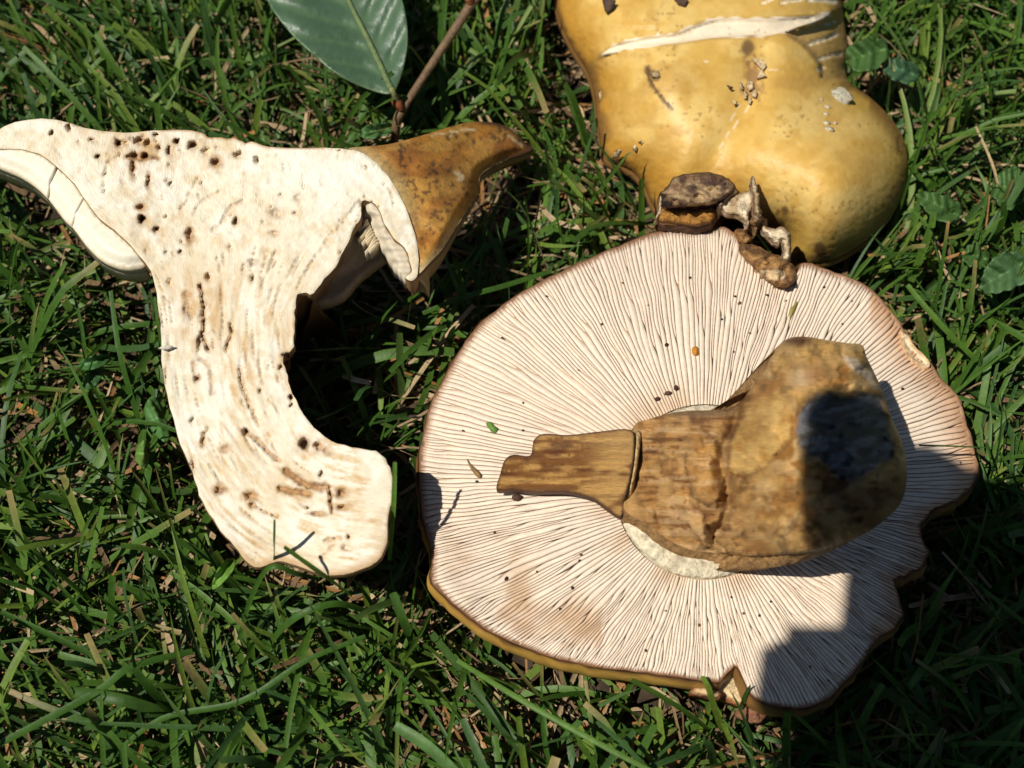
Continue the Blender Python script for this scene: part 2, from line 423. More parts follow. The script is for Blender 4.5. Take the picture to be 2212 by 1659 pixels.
fr = closed_lump('curled_rim', [(1597,538),(1606,524),(1632,530),(1665,546),(1700,562),(1718,582),(1717,612),(1692,622),(1664,613),(1640,592),(1610,560)],
    lambda v: cap_z(v) + .0003, .0052, 4, lambda v, d: mixc(frag_col(v, d), (.62, .44, .24), sstep(-.1, .2, 1 - (((v[:, 0] - 1667) / 30) ** 2 + ((v[:, 1] - 594) / 13) ** 2) + 1.2 * (fbm(v[:, 0] / 9, v[:, 1] / 9, 33) - .5)) * .9), gm, .004, seed=3, ru=.003)
closed_lump('curled_rim', [(1588,500),(1602,494),(1618,502),(1626,518),(1612,530),(1598,522)], lambda v: cap_z(v) + .0003, .0035, 4, frag_col, gm, .004, seed=6)

# ------------------------------------------------------------------ stem of the upturned mushroom
STEM = spline([(1349,1100),(1352,1050),(1357,1007),(1364,960),(1373,916),(1400,906),(1441,894),(1487,887),(1533,886),(1579,881),(1603,859),(1640,820),(1664,776),(1681,747),(1704,731),(1737,727),(1783,734),(1829,741),(1862,745),(1872,771),(1890,808),
  (1906,845),(1927,905),(1945,945),(1958,997),(1958,1044),(1945,1088),(1917,1118),(1880,1146),(1829,1171),(1765,1190),(1695,1199),(1626,1202),(1575,1199),(1533,1193),(1487,1186),(1441,1164),(1408,1138),(1380,1122)], 5)
s1 = lambda x, y: (1024 + x / 2.16, 682.7 + y / 2.16)
warp_s = lambda v: v + 17 * np.stack([fbm(v[:, 0] / 15, v[:, 1] / 15, 301, 3) - .5, fbm(v[:, 0] / 15, v[:, 1] / 15, 303, 3) - .5], 1)
S_LOBE = spline([s1(*p) for p in [(1190,735),(1188,660),(1205,570),(1255,455),(1330,375),(1420,370),(1478,430),(1490,520),(1470,585),(1400,662),(1310,728),(1240,742)]], 5)
S_END = spline([s1(*p) for p in [(1500,470),(1530,400),(1600,358),(1740,362),(1850,352),(1908,374),(1935,480),(1965,600),(1930,680),(1840,740),(1720,790),(1650,720),(1560,660),(1495,580)]], 5)
S_BAND = spline([s1(*p) for p in [(985,640),(1000,560),(1050,520),(1120,560),(1170,640),(1185,740),(1160,830),(1110,872),(1050,868),(1012,830),(992,740)]], 5)
S_SCALE = spline([s1(*p) for p in [(955,930),(1000,905),(1060,930),(1090,990),(1130,1050),(1200,1112),(1130,1100),(1060,1060),(1010,1000)]], 5)
S_PALE = spline([s1(*p) for p in [(1700,175),(1770,190),(1850,235),(1885,300),(1908,352),(1840,325),(1770,265),(1715,215)]], 5)
def poly_in(v, poly, soft):
    v = warp_s(v)
    d = edge_dist(v, poly); return np.where(inside(v, poly), sstep(0, soft, d), 0.)
def stem_z(v, d):
    x, y = v[:, 0], v[:, 1]; a = x - .10 * (y - 1000)
    z = np.interp(a, [1330, 1380, 1440, 1500, 1560, 1590, 1630, 1680, 1740, 1800, 1860, 1920, 1970], [.0330, .0352, .0395, .0438, .0470, .0500, .0570, .0655, .0715, .0738, .0735, .0705, .0660])
    rr = np.interp(x, [1340, 1420, 1600, 1750], [40, 130, 185, 170]); q = np.clip(1 - d / rr, 0, 1)
    z = z - .0175 * (1 - np.sqrt(np.clip(1 - q * q, 0, 1))) * np.interp(x, [1340, 1500, 1700], [.5, .9, 1.])
    # waist where the head narrows into the neck, far side
    z = z - .0055 * np.exp(-(((x - 1585) / 45) ** 2 + ((y - 915) / 60) ** 2)) - .0040 * np.exp(-((x - 1572 + .12 * (y - 1000) - 14 * np.sin(y / 33)) / 15) ** 2)
    z = z + .0016 * poly_in(v, S_LOBE, 7) + .0030 * poly_in(v, S_LOBE, 60) + .0018 * poly_in(v, S_BAND, 7) + .0012 * poly_in(v, S_BAND, 40) + .0020 * poly_in(v, S_SCALE, 6) - .0012 * poly_in(v, S_END, 12)
    fl_ = (1 - sstep(1640, 1760, x)); z = z + .0009 * (fbm(x / 110, y / 8, 5, 3) - .5) * fl_ + .0044 * (fbm(x / 60, y / 60, 9, 3) - .5) + .0013 * (fbm(x / 16, y / 16, 12, 2) - .5)
    z = z + .0014 * sstep(.55, .585, fbm(x / 45 + 3, y / 30, 21, 3)) * (x > 1400)
    return np.maximum(z, .0314 + .0006 * fbm(x / 12, y / 12, 77, 2))
def stem_col(v, d):
    x, y = v[:, 0], v[:, 1]; f1 = fbm(x / 100, y / 8, 31, 4); f2 = fbm(x / 55, y / 45, 33, 4); f3 = fbm(x / 22, y / 22, 35, 3)
    c = mixc((.44, .25, .085), (.185, .088, .026), sstep(.40, .60, f1)); c = mixc(c, (.54, .34, .125), sstep(.50, .66, fbm(x / 40, y / 28, 43, 3)) * .7); head = sstep(1560, 1680, x)
    h = mixc((.60, .385, .125), (.36, .185, .045), sstep(.42, .60, f2)); h = mixc(h, (.68, .50, .23), sstep(.50, .62, fbm(x / 50, y / 34, 37, 3)) * .75); c = mixc(c, h, head)
    c = mixc(c, (.30, .17, .06), sstep(1000, 1200, y) * .35); c = mixc(c, (.075, .036, .015), sstep(.58, .70, f3) * .5)
    c = mixc(c, (.58, .38, .15), (1 - sstep(1352, 1392, x)) * .8)
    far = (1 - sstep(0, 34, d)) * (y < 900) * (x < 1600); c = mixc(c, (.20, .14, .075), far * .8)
    c = mixc(c, (.12, .055, .018), np.exp(-((x - 1572 + .12 * (y - 1000) - 14 * np.sin(y / 33)) / 9) ** 2) * .6)
    tr = sstep(.575, .60, fbm(x / 45 + 3, y / 30, 21, 3)); c = mixc(c, (.47, .30, .115), tr * .6)
    lob = poly_in(v, S_LOBE, 8); dl = edge_dist(v, S_LOBE); c = mixc(c, (.10, .045, .015), np.exp(-(dl / 7) ** 2) * .45 * (y > 940)); c = mixc(c, mixc((.68, .47, .16), (.50, .29, .07), sstep(.4, .62, f3 * .5 + f2 * .5)), lob * .85)  # dark line under the lobe's lower edge is its shadow, put into the colour
    c = mixc(c, (.08, .035, .014), np.exp(-(edge_dist(warp_s(v), S_BAND[-22:], False) / 4) ** 2) * .7); c = mixc(c, mixc((.58, .34, .10), (.40, .20, .045), sstep(.4, .6, f3)), poly_in(v, S_BAND, 22) * .75)
    c = mixc(c, (.06, .03, .014), np.exp(-(edge_dist(warp_s(v), S_SCALE) / 3.5) ** 2) * .6); c = mixc(c, (.58, .38, .16), poly_in(v, S_SCALE, 5) * .85)
    c = mixc(c, (.70, .60, .45), poly_in(v, S_PALE, 10) * .95); c = mixc(c, (.62, .50, .32), np.exp(-(((x - 1730) / 26) ** 2 + ((y - 818) / 20) ** 2)) * .8)
    c = mixc(c, (.34, .15, .045), np.exp(-(((x - 1762) / 26) ** 2 + ((y - 812) / 22) ** 2)) * .7)
    c = mixc(c, (.06, .022, .016), np.exp(-(((x - 1722) / 38) ** 2 + ((y - 736) / 13) ** 2)) * .95)
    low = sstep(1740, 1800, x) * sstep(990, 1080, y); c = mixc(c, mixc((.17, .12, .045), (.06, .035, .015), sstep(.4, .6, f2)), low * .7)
    c = mixc(c, (.68, .50, .27), sstep(.58, .70, fbm(x / 70, y / 8, 47, 4)) * .5 * (1 - sstep(1540, 1620, x))); c = c * np.array([1.14, 1.02, .92])
    e = poly_in(v, S_END, 10); c = mixc(c, mixc((.20, .20, .20), (.09, .08, .065), sstep(.35, .62, fbm(x / 34, y / 12 + x / 40, 41, 4))), e)  # cut end coloured darker than its flesh to stand for the shadow on it
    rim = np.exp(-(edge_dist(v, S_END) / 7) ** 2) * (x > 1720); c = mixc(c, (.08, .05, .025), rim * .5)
    return c
def build_stem():
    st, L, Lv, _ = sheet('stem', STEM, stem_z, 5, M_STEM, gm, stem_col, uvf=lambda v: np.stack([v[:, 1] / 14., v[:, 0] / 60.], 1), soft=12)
    # back of the stem: lofted from the outline in to the foot
    ctr = Lv.mean(0); t = np.arctan2(Lv[:, 1] - ctr[1], Lv[:, 0] - ctr[0])
    foot = P(RC + np.stack([RR[0] * .72 * np.cos(t), RR[1] * .72 * np.sin(t)], 1), .0262); rings = [L]
    for k in (.25, .55, .8, 1): 
        r = L + (foot - L) * k; out = L - L.mean(0); out[:, 2] = 0; r += out * .12 * math.sin(math.pi * k) - np.array([0, 0, .002 * math.sin(math.pi * k)]); rings.append(r)
    m = len(L); V = np.concatenate(rings); F = [(k * m + i, (k + 1) * m + i, (k + 1) * m + (i + 1) % m, k * m + (i + 1) % m) for k in range(len(rings) - 1) for i in range(m)]
    link_mesh('stem_back', V, F, M_TORN, st, mixc((.34, .19, .07), (.18, .10, .04), fbm(V[:, 0] * 300, V[:, 2] * 300, 3)))
    # smooth cream foot round the stem where the gills end
    t = np.linspace(0, 2 * np.pi, 120, endpoint=False); rr = [(1.0, .0272), (.97, .0287), (.93, .0293), (.86, .0296), (.76, .0294), (.62, .029)]; V = np.concatenate([P(RC + np.stack([RR[0] * q * np.cos(t), RR[1] * q * np.sin(t)], 1), z + .0003 * (noise(t * 12, t * 0 + q * 9, 3) - .5)) for q, z in rr]); m = len(t)
    F = [(k * m + (i + 1) % m, (k + 1) * m + (i + 1) % m, (k + 1) * m + i, k * m + i) for k in range(len(rr) - 1) for i in range(m)]
    q = to_photo(V); dirt = sstep(.45, .62, fbm(q[:, 0] / 22, q[:, 1] / 22, 3)) * (1 - sstep(1040, 1190, q[:, 1]) * .6) * np.repeat([0, .1, .25, .5, .8, 1], m)
    link_mesh('stem_foot', V, F, M_TORN, st, mixc(mixc((.74, .65, .47), (.66, .56, .36), fbm(q[:, 0] / 30, q[:, 1] / 30, 6)), (.24, .15, .07), dirt))
    return st
stem = build_stem()

# strip of skin peeled off the stem, sticking out over the gills
PEEL = spline([(1352,1113),(1376,1098),(1440,1101),(1520,1092),(1596,1088),(1606,1130),(1598,1200),(1580,1270),(1572,1308),(1540,1290),(1500,1262),(1440,1246),(1360,1246),(1300,1240),(1258,1240),
               (1266,1200),(1278,1164),(1300,1151),(1340,1154),(1348,1132)], 4) / 1.1718
def peel_z(v, d):
    yy = (v[:, 1] - 1000) / 70
    return .0335 + .0035 * sstep(1080, 1360, v[:, 0]) - .0035 * np.clip(yy, -1.3, 1.3) ** 2 + .0011 * (fbm(v[:, 0] / 120, v[:, 1] / 7, 5, 3) - .5)
def peel_col(v, d):
    f1 = fbm(v[:, 0] / 120, v[:, 1] / 8, 15, 4)
    c = mixc((.52, .33, .11), (.20, .095, .028), sstep(.40, .60, f1)); c = mixc(c, (.60, .41, .16), sstep(1240, 1340, v[:, 0]) * .6)
    c = mixc(c, (.10, .035, .015), sstep(.55, .72, fbm(v[:, 0] / 60, v[:, 1] / 16, 27, 3)) * .8)
    return mixc((.09, .035, .015), c * np.array([1.15, 1., .86]), sstep(0, 6, d + 5 * (f1 - .5)))
pe, peL, _, _ = sheet('peeled_strip', PEEL, peel_z, 5, M_STEM, stem, peel_col, uvf=lambda v: np.stack([v[:, 1] / 14., v[:, 0] / 60.], 1), thick=.0016)
pe['label'] = 'strip of fibrous brown skin peeled away from the stem'
sheet('peeled_collar', spline([(1178,776),(1190,778),(1186,830),(1178,880),(1168,930),(1152,960),(1146,952),(1158,905),(1168,850)], 4) + np.array([195, 152]),
      lambda v, d: .0354 - .0042 * np.clip((v[:, 1] - 1000) / 70, -1.3, 1.3) ** 2 + .0012 * np.sqrt(np.clip(d / 8, 0, 1)), 5, M_TORN, stem, lambda v, d: mixc((.36, .2, .07), (.58, .40, .18), sstep(0, 6, d)), thick=.004)
place(gm, P(RC, .006))

# ------------------------------------------------------------------ mushroom sliced lengthwise, cut face up
def zL(v):
    v = np.asarray(v); return .049 - .0110 * (v[..., 1] - 300) / 930 + .005 * sstep(560, 850, v[..., 0]) * sstep(800, 1000, v[..., 1]) + .0006 * np.sin(v[..., 0] / 90)
FL = spline([(-22,322),(-24,300),(-4,282),(20,268),(60,259),(105,257),(150,266),(200,280),(270,287),(330,282),(400,281),(435,287),(452,297),(470,296),(492,300),(507,298),(530,309),(545,306),(580,317),(640,320),(700,319),
  (750,323),(784,331),(814,353),(851,399),(876,449),(897,506),(904,553),(904,573),(900,597),(887,607),(876,600),(889,588),(887,573),(880,547),(870,532),(850,514),(831,484),(820,454),(805,438),(783,434),
  (780,455),(778,473),(764,493),(753,523),(736,553),(725,577),(701,601),(688,620),(674,636),(661,632),(643,638),(638,665),(637,700),(634,742),(631,756),(616,768),(612,785),(620,812),(632,850),(655,895),(690,935),(730,958),
  (775,968),(812,976),(838,1000),(846,1030),(846,1080),(836,1130),(832,1190),(800,1222),(740,1240),(690,1240),(640,1222),(600,1213),(560,1224),(532,1214),(505,1180),(478,1148),(452,1110),(432,1070),(415,1020),
  (390,960),(366,880),(352,800),(348,730),(345,680),(335,615),(320,575),(300,552),(275,523),(246,497),(214,471),(185,433),(162,398),(127,364),(95,338),(58,325),(20,321)], 3)
FL = FL + (1.5 + 2.2 * sstep(560, 700, FL[:, 1]))[:, None] * 2 * np.stack([fbm(FL[:, 0] / 9, FL[:, 1] / 9, 411, 3) - .5, fbm(FL[:, 0] / 9, FL[:, 1] / 9, 413, 3) - .5], 1)
z1 = lambda x, y: (x / 3.456, 213.3 + y / 3.456)
z2 = lambda x, y: (512 + x / 3.24, 213.3 + y / 3.24)
z3 = lambda x, y: (256 + x / 2.43, 597.4 + y / 2.43)
HOLES = []   # x, y, rx, ry, depth, stain (0 clean .. 1 brown)
for (x, y, a, b, k, st) in [(885,335,24,24,1,.6),(935,325,24,22,.6,.3),(1035,310,38,26,.8,.4),(1110,330,26,24,.7,.4),(1165,262,26,15,.8,.3),(1190,365,20,20,.7,.3),(1320,320,24,22,1,.3),(1440,345,38,28,1,.4),(1540,390,34,30,.45,.1),
    (1260,385,16,38,.8,.4),(1085,430,30,22,1,.9),(1000,430,40,22,.7,.9),(1610,475,36,36,.8,.8),(1780,415,40,26,.6,.3),(1915,455,22,22,.7,.2),(725,430,20,13,1,.4),(520,220,22,36,.7,.3),(380,250,13,11,.8,.3),(805,405,11,10,.6,.2),
    (1058,895,26,32,1.2,.6),(1170,970,22,24,.9,.6),(1350,1145,16,15,1,.5),(1360,1065,14,16,.6,.3),(1415,1010,24,54,.6,.8),(1760,915,18,28,.8,.5),(1270,640,13,16,.6,.3),(2020,808,9,9,.7,.4),(1240,882,10,9,.7,.3),(1110,610,15,55,.6,.8),
    (990,510,18,56,.6,.8),(680,305,22,14,.6,.5),(1050,810,30,20,.6,.9),(1555,1330,18,26,.6,.3),(1265,1370,16,34,.4,.3),(1885,1340,12,40,.5,.3)]:
    HOLES.append((*z1(x, y), a / 3.456, b / 3.456, k, st))
for (x, y, a, b, k, st) in [(975,880,32,32,1.2,.5),(1050,890,26,22,.8,.7),(1095,915,24,18,.3,.6),(1057,1038,13,12,1,.4),(1213,1370,14,13,.9,.3),(1200,1425,26,20,.4,.2),(690,1150,26,18,.5,.9),(1170,1140,26,20,.5,.9),(1060,1105,30,18,.6,.9),
    (390,990,12,28,.6,.5),(385,760,10,22,.5,.3),(250,520,7,45,.6,.4),(415,535,10,12,.7,.8),(350,170,11,26,.3,.8),(355,95,16,14,.2,.8),(740,600,9,9,.5,.6),(1175,1210,24,14,.7,.8),(525,1120,26,20,.5,.9),(1040,1245,34,9,.6,.8),(990,1215,14,8,.7,.4),
    (670,815,22,16,1,.4),(560,905,26,14,.2,.7),(440,870,10,26,.5,.8),(700,1195,12,16,.5,.8),(905,630,12,16,1,.4),(910,675,8,8,1,.4),(850,475,12,10,.8,.6),(880,410,22,10,.7,.6)]:
    HOLES.append((*z3(x, y), a / 2.43, b / 2.43, k, st))
for (x, y, a, b, k, st) in [(910,485,8,28,.7,.4),(430,690,30,24,.25,.5),(270,800,44,26,.3,.5),(265,945,18,18,.3,.5),(110,1145,26,18,.3,.5),(185,860,13,11,.4,.4),(235,755,7,7,.8,.4),(330,480,12,36,.25,.1),(345,550,9,9,.5,.2),(410,800,22,14,.4,.3)]:
    HOLES.append((*z2(x, y), a / 3.24, b / 3.24, k, st))
CRACKS = [([z3(*p) for p in q], w, k, st) for q, w, k, st in [
    ([(425,45),(445,130),(450,200),(440,320),(470,390)], 3.6, 1, .8), ([(425,320),(420,380)], 3, .7, .8), ([(580,240),(600,290),(570,340),(562,385)], 2.6, .7, .8), ([(635,490),(650,580),(690,680),(715,740),(735,780)], 2.6, .55, .6),
    ([(670,815),(740,870),(800,930),(845,965)], 4, .5, .8), ([(880,1020),(930,1060),(1000,1100),(1030,1100)], 6.5, .6, 1), ([(850,1110),(910,1130),(1000,1140)], 6, .5, 1), ([(1105,1100),(1112,1170),(1120,1230)], 3.5, 1, 1),
    ([(700,1185),(740,1225),(840,1262)], 2.4, .6, .8), ([(470,790),(445,850)], 2.5, .5, .6), ([(1080,1385),(1170,1370)], 2.4, .6, .7), ([(430,430),(480,470),(490,620)], 3, .3, .6), ([(390,450),(410,560)], 3, .3, .5), ([(1130,1410),(1060,1480)], 2, .3, .5)]]
CRACKS += [([z1(*p) for p in q], w, k, st) for q, w, k, st in [([(1820,760),(1740,790),(1690,860),(1640,940),(1580,980)], 2.2, .3, .45), ([(1650,680),(1540,740),(1470,800),(1440,870)], 1.8, .25, .4), ([(1480,590),(1420,690),(1380,780),(1340,830)], 1.8, .25, .4), ([(820,480),(770,600),(780,700)], 1.8, .4, .2),
    ([(900,400),(800,480)], 1.8, .5, .3), ([(560,200),(680,215),(800,245)], 1.8, .5, .7), ([(940,440),(1080,455),(1190,440)], 3, .5, .95)]]
CRACKS += [([z2(*p) for p in q], w, k, st) for q, w, k, st in [([(880,690),(940,715),(1000,760)], 1.8, .35, .6), ([(1030,590),(1080,650),(1100,740)], 1.8, .4, .35), ([(860,700),(820,760),(740,860),(620,1000),(500,1180),(420,1330)], 1.8, .3, .35), ([(870,700),(865,790),(840,860)], 1.2, .5, .5)]]
rx = np.random.default_rng(21)
for k in range(95):
    x, y = rx.uniform(345, 660), rx.uniform(560, 1220); HOLES.append((x, y, 0, 0, 0, 0))
NR = len(HOLES) - 95; STREAKS = np.array([(h[0], h[1]) for h in HOLES[NR:]]); del HOLES[NR:]
for k in range(70):
    x, y = rx.uniform(150, 760), rx.uniform(290, 560) if k % 3 else rx.uniform(285, 345); a = rx.uniform(1.5, 4.5); HOLES.append((x, y, a, a * rx.uniform(.6, 1.6), rx.uniform(.15, .5), rx.uniform(.15, .55)))
AX = spline([(470,250),(480,560),(482,760),(510,900),(585,1020),(700,1090),(850,1110),(930,1110)], 10, closed=False)
def fibre(v):
    """(across, along) coordinates that follow the stem's bend and fan out into the cap"""
    v = np.asarray(v); best = np.full(len(v), 1e9); ac = np.zeros(len(v)); al = np.zeros(len(v)); run = 0
    for p, q in zip(AX[:-1], AX[1:]):
        d = q - p; L = np.linalg.norm(d); t = ((v - p) @ d) / L ** 2; tc = np.clip(t, 0, 1)
        g = np.linalg.norm(v - p - tc[:, None] * d, axis=1); m = g < best
        best[m] = g[m]; ac[m] = ((d[0] * (v[:, 1] - p[1]) - d[1] * (v[:, 0] - p[0])) / L)[m]; al[m] = (run + tc * L)[m]; run += L
    spread = 1 + 1.3 * (1 - sstep(330, 700, v[:, 1]))
    return np.stack([ac / spread, al], 1)
def flesh_fields(v):
    hole = np.zeros(len(v)); st = np.zeros(len(v))
    wx = v[:, 0] + 9 * (fbm(v[:, 0] / 8, v[:, 1] / 8, 61, 3) - .5); wy = v[:, 1] + 9 * (fbm(v[:, 0] / 8, v[:, 1] / 8, 67, 3) - .5)
    for x, y, a, b, k, s in HOLES:
        r = np.hypot((wx - x) / a, (wy - y) / b)
        hole = np.maximum(hole, k * (1 - sstep(.55, 1.15, r))); st = np.maximum(st, s * (1 - sstep(.8, 2.4, r + .8 * (fbm(v[:, 0] / 11, v[:, 1] / 11, 77, 2) - .5))))
    w2 = np.stack([wx, wy], 1); fb = fibre(v); fs = fibre(STREAKS)
    for k, (a, l) in enumerate(fs):
        r = np.hypot((fb[:, 0] - a) / (1.3 + (k % 4) * .5), (fb[:, 1] - l) / (10 + (k * 7) % 34)); st = np.maximum(st, (.3 + .12 * (k % 5)) * (1 - sstep(.5, 1.2, r))); hole = np.maximum(hole, .22 * (1 - sstep(.4, 1.1, r)))
    for q, w, k, s in CRACKS:
        r = edge_dist(w2, np.array(q), closed=False) / w
        hole = np.maximum(hole, .75 * k * (1 - sstep(.4, 1.25, r))); st = np.maximum(st, s * (1 - sstep(.6, 2.3, r)))
    return hole, st
def fl_z(v, d):
    h, s = flesh_fields(v); fb = fibre(v); stem_ = sstep(540, 640, v[:, 1])
    z = zL(v) - .0030 * h + .0011 * (fbm(v[:, 0] / 130, v[:, 1] / 130, 5, 3) - .5)
    z = z + stem_ * .0006 * (fbm(fb[:, 0] / 8, fb[:, 1] / 45, 23, 4) - .5) + (1 - stem_) * .0006 * (fbm(v[:, 0] / 14, v[:, 1] / 14, 29, 3) - .5)
    low = np.exp(-((v[:, 1] - 640) / 40) ** 2) * np.exp(-((v[:, 0] - 690) / 40) ** 2)
    return z - .0002 * (1 - sstep(0, 2.5, d)) 
def fl_col(v, d):
    h, s = flesh_fields(v); fb = fibre(v); stem_ = sstep(520, 660, v[:, 1])
    n = fbm(v[:, 0] / 60, v[:, 1] / 60, 41, 4); fs = fbm(fb[:, 0] / 8, fb[:, 1] / 55, 43, 4); f2 = fbm(fb[:, 0] / 5, fb[:, 1] / 26, 47, 3); pz = sstep(.35, .65, fbm(v[:, 0] / 75, v[:, 1] / 75, 58, 3))
    c = mixc((.785, .725, .585), (.735, .645, .475), sstep(.36, .64, n)); c = mixc(c, (.62, .50, .31), sstep(.52, .74, fbm(v[:, 0] / 24, v[:, 1] / 24, 53, 4)) * .55)
    c = mixc(c, (.60, .44, .25), stem_ * (pz * (sstep(.50, .70, fs) * .8 + sstep(.55, .70, f2) * .5)))
    c = mixc(c, (.62, .47, .27), (1 - stem_) * sstep(.60, .72, fbm(v[:, 0] / 17, v[:, 1] / 26, 49, 3)) * .6)
    oc = np.exp(-(((v[:, 0] - 310) / 75) ** 2 + ((v[:, 1] - 325) / 32) ** 2)) * .55 + np.exp(-(((v[:, 0] - 330) / 45) ** 2 + ((v[:, 1] - 490) / 70) ** 2)) * .4
    oc = oc + np.exp(-(((v[:, 0] - 640) / 60) ** 2 + ((v[:, 1] - 1050) / 40) ** 2)) * .35
    oc = oc + .45 * np.exp(-(((v[:, 0] - 430) / 60) ** 2 + ((v[:, 1] - 690) / 90) ** 2)) + .4 * np.exp(-(((v[:, 0] - 615) / 22) ** 2 + ((v[:, 1] - 780) / 80) ** 2)); c = mixc(c, (.52, .33, .14), np.clip(oc * (.1 + 1.8 * sstep(.3, .7, fbm(v[:, 0] / 22, v[:, 1] / 30, 59, 4))), 0, .8))
    c = mixc(c, mixc((.42, .23, .08), (.22, .095, .028), sstep(.4, .62, fbm(v[:, 0] / 7, v[:, 1] / 7, 63, 2))), np.clip(s, 0, 1) * .9); c = mixc(c, (.15, .085, .04), sstep(.62, 1.15, h) * .8)
    white = np.exp(-(((v[:, 0] - 700) / 130) ** 2 + ((v[:, 1] - 380) / 60) ** 2)); c = mixc(c, (.83, .79, .66), white * .8)
    edge = (1 - sstep(0, 3 + 5 * n, d)); topskin = (v[:, 1] < 345) & (v[:, 0] > 330) & (v[:, 0] < 700)
    c = mixc(c, (.38, .20, .07), edge * topskin * .9); c = mixc(c, (.62, .47, .25), edge * (~topskin) * .35)
    c = mixc(c, (.45, .28, .12), (1 - sstep(3, 24, d + 14 * (n - .5))) * sstep(1120, 1210, v[:, 1]) * .8)
    return c
sm = thing('halved_mushroom', 'mushroom sliced lengthwise, cream cut face riddled with worm holes, curved stem on the grass', 'mushroom')
fo, flL, flLv, _ = sheet('cut_flesh', FL, fl_z, 4.4, M_FLESH, sm, fl_col, uvf=lambda v: np.stack([fibre(v)[:, 0] / 100., fibre(v)[:, 1] / 100.], 1))
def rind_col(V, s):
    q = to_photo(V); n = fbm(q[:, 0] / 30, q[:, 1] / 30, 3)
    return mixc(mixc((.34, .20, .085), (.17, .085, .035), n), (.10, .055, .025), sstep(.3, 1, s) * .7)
hk = ((flLv[:, 0] > 765) & (flLv[:, 1] > 326) & (flLv[:, 1] < 660)) | ((flLv[:, 0] < 345) & (flLv[:, 1] < 610))
rw = np.where(hk, .08, 1.)
for k in range(6): rw = (np.roll(rw, 1) + rw + np.roll(rw, -1)) / 3
down = lambda f: (lambda L: np.where(rw < .8, L[:, 2] - .0045 - .004 * (1 - f), L[:, 2] * f + .002))
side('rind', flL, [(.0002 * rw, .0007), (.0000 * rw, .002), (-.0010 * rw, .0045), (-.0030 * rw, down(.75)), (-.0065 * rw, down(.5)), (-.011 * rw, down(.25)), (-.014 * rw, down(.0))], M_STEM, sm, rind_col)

# rounded back of the cap, under the cut face
bk = spline([(180,330),(300,320),(450,325),(600,345),(720,380),(700,470),(600,560),(420,560),(330,500),(240,420)], 5)
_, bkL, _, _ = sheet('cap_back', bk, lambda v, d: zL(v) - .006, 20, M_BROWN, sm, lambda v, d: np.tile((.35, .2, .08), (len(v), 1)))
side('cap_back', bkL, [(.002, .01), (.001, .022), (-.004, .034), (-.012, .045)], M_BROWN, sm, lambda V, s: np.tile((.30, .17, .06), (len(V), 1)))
# gills of the cut face
def gcol(v, d):
    c = mixc((.78, .735, .60), (.73, .66, .49), fbm(v[:, 0] / 40, v[:, 1] / 40, 5)); return mixc((.68, .57, .38), c, sstep(0, 3, d))
GL_IN = spline([(-22,324),(20,322),(58,325),(95,339),(127,365),(162,399),(185,434),(214,472),(246,498),(275,524),(300,552),(312,566)], 6, closed=False)
GL_OUT = spline([(-22,352),(0,360),(40,377),(75,400),(107,432),(136,470),(159,493),(188,531),(220,560),(262,577),(300,576),(314,570)], 6, closed=False)
def strip_poly(t0, t1):
    k0, k1 = int(t0 * (len(GL_IN) - 1)), int(t1 * (len(GL_IN) - 1))
    return np.concatenate([GL_IN[k0:k1 + 1], GL_OUT[k0:k1 + 1][::-1]])
for t0, t1, dz in ((0, .36, .0005), (.30, .54, -.0001), (.46, 1, -.0003)):
    po = strip_poly(t0, t1)
    sheet('gill', po, lambda v, d, dz=dz: zL(v) - .0007 + dz * 1.0 - .0020 * (1 - sstep(0, 30, edge_dist(v, GL_OUT, False))), 6, M_GILL, sm, gcol, thick=.003)
sheet('gill', strip_poly(.03, .97) + np.array([2., 4]), lambda v, d: zL(v) - .0065 - .004 * (1 - sstep(0, 30, d)), 8, M_GILL, sm, gcol, thick=.006)
# underside of the right half of the cap, gills in the hollow
zz = lambda x, y: (597.4 + x / 4.629, 324.3 + y / 4.629)
WEDGE = spline([(781,440),(800,470),(818,515),(834,545),(812,566),(783,588),(766,605),(753,622),(736,637),(705,649),(672,653),(655,645),(640,640),(652,610),(690,575),(720,530),(748,480)], 4)
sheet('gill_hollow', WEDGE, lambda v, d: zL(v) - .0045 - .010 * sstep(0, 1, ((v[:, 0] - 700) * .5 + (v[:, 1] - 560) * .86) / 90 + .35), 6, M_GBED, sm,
      lambda v, d: mixc((.46, .36, .24), (.36, .25, .14), fbm((v[:, 0] + v[:, 1]) / 9, (v[:, 0] - v[:, 1]) / 90, 4)), thick=.004)  # gills darkened to beige: the shade of the hollow is put into their colour
for k in range(9):
    t = k / 8; a = np.array(zz(905 + 110 * t, 690 + 230 * t)); b = a + np.array([-14 - 10 * math.sin(k * 2.1) ** 2, 17 + 9 * math.cos(k * 1.7) ** 2]) * (.8 + .5 * ((k * 37) % 5) / 5)
    n = np.array([.8, .35])
    sheet('gill', np.array([a - n * 2.2, a + n * 2.2, b + n * 1.2, b - n * .8]), lambda v, d: zL(v) - .0032, 5, M_GILL, sm, gcol, thick=.004)
HOOK = spline([(781,436),(805,440),(820,456),(831,486),(850,516),(870,534),(880,549),(886,573),(887,590),(874,600),(866,592),(856,580),(846,573),(831,545),(818,523),(805,495),(798,472),(787,467),(781,455)], 4)
sheet('gill', HOOK, lambda v, d: zL(v) - .0008 - .0030 * (1 - sstep(0, 20, edge_dist(v, HOOK[48:], False))) + .0004 * np.sin(v[:, 1] / 4), 5, M_GILL, sm,
      lambda v, d: mixc((.62, .55, .42), (.52, .43, .29), fbm(v[:, 0] / 12, v[:, 1] / 12, 6)), thick=.005)  # greyer than the other cut gills: shade put into the colour
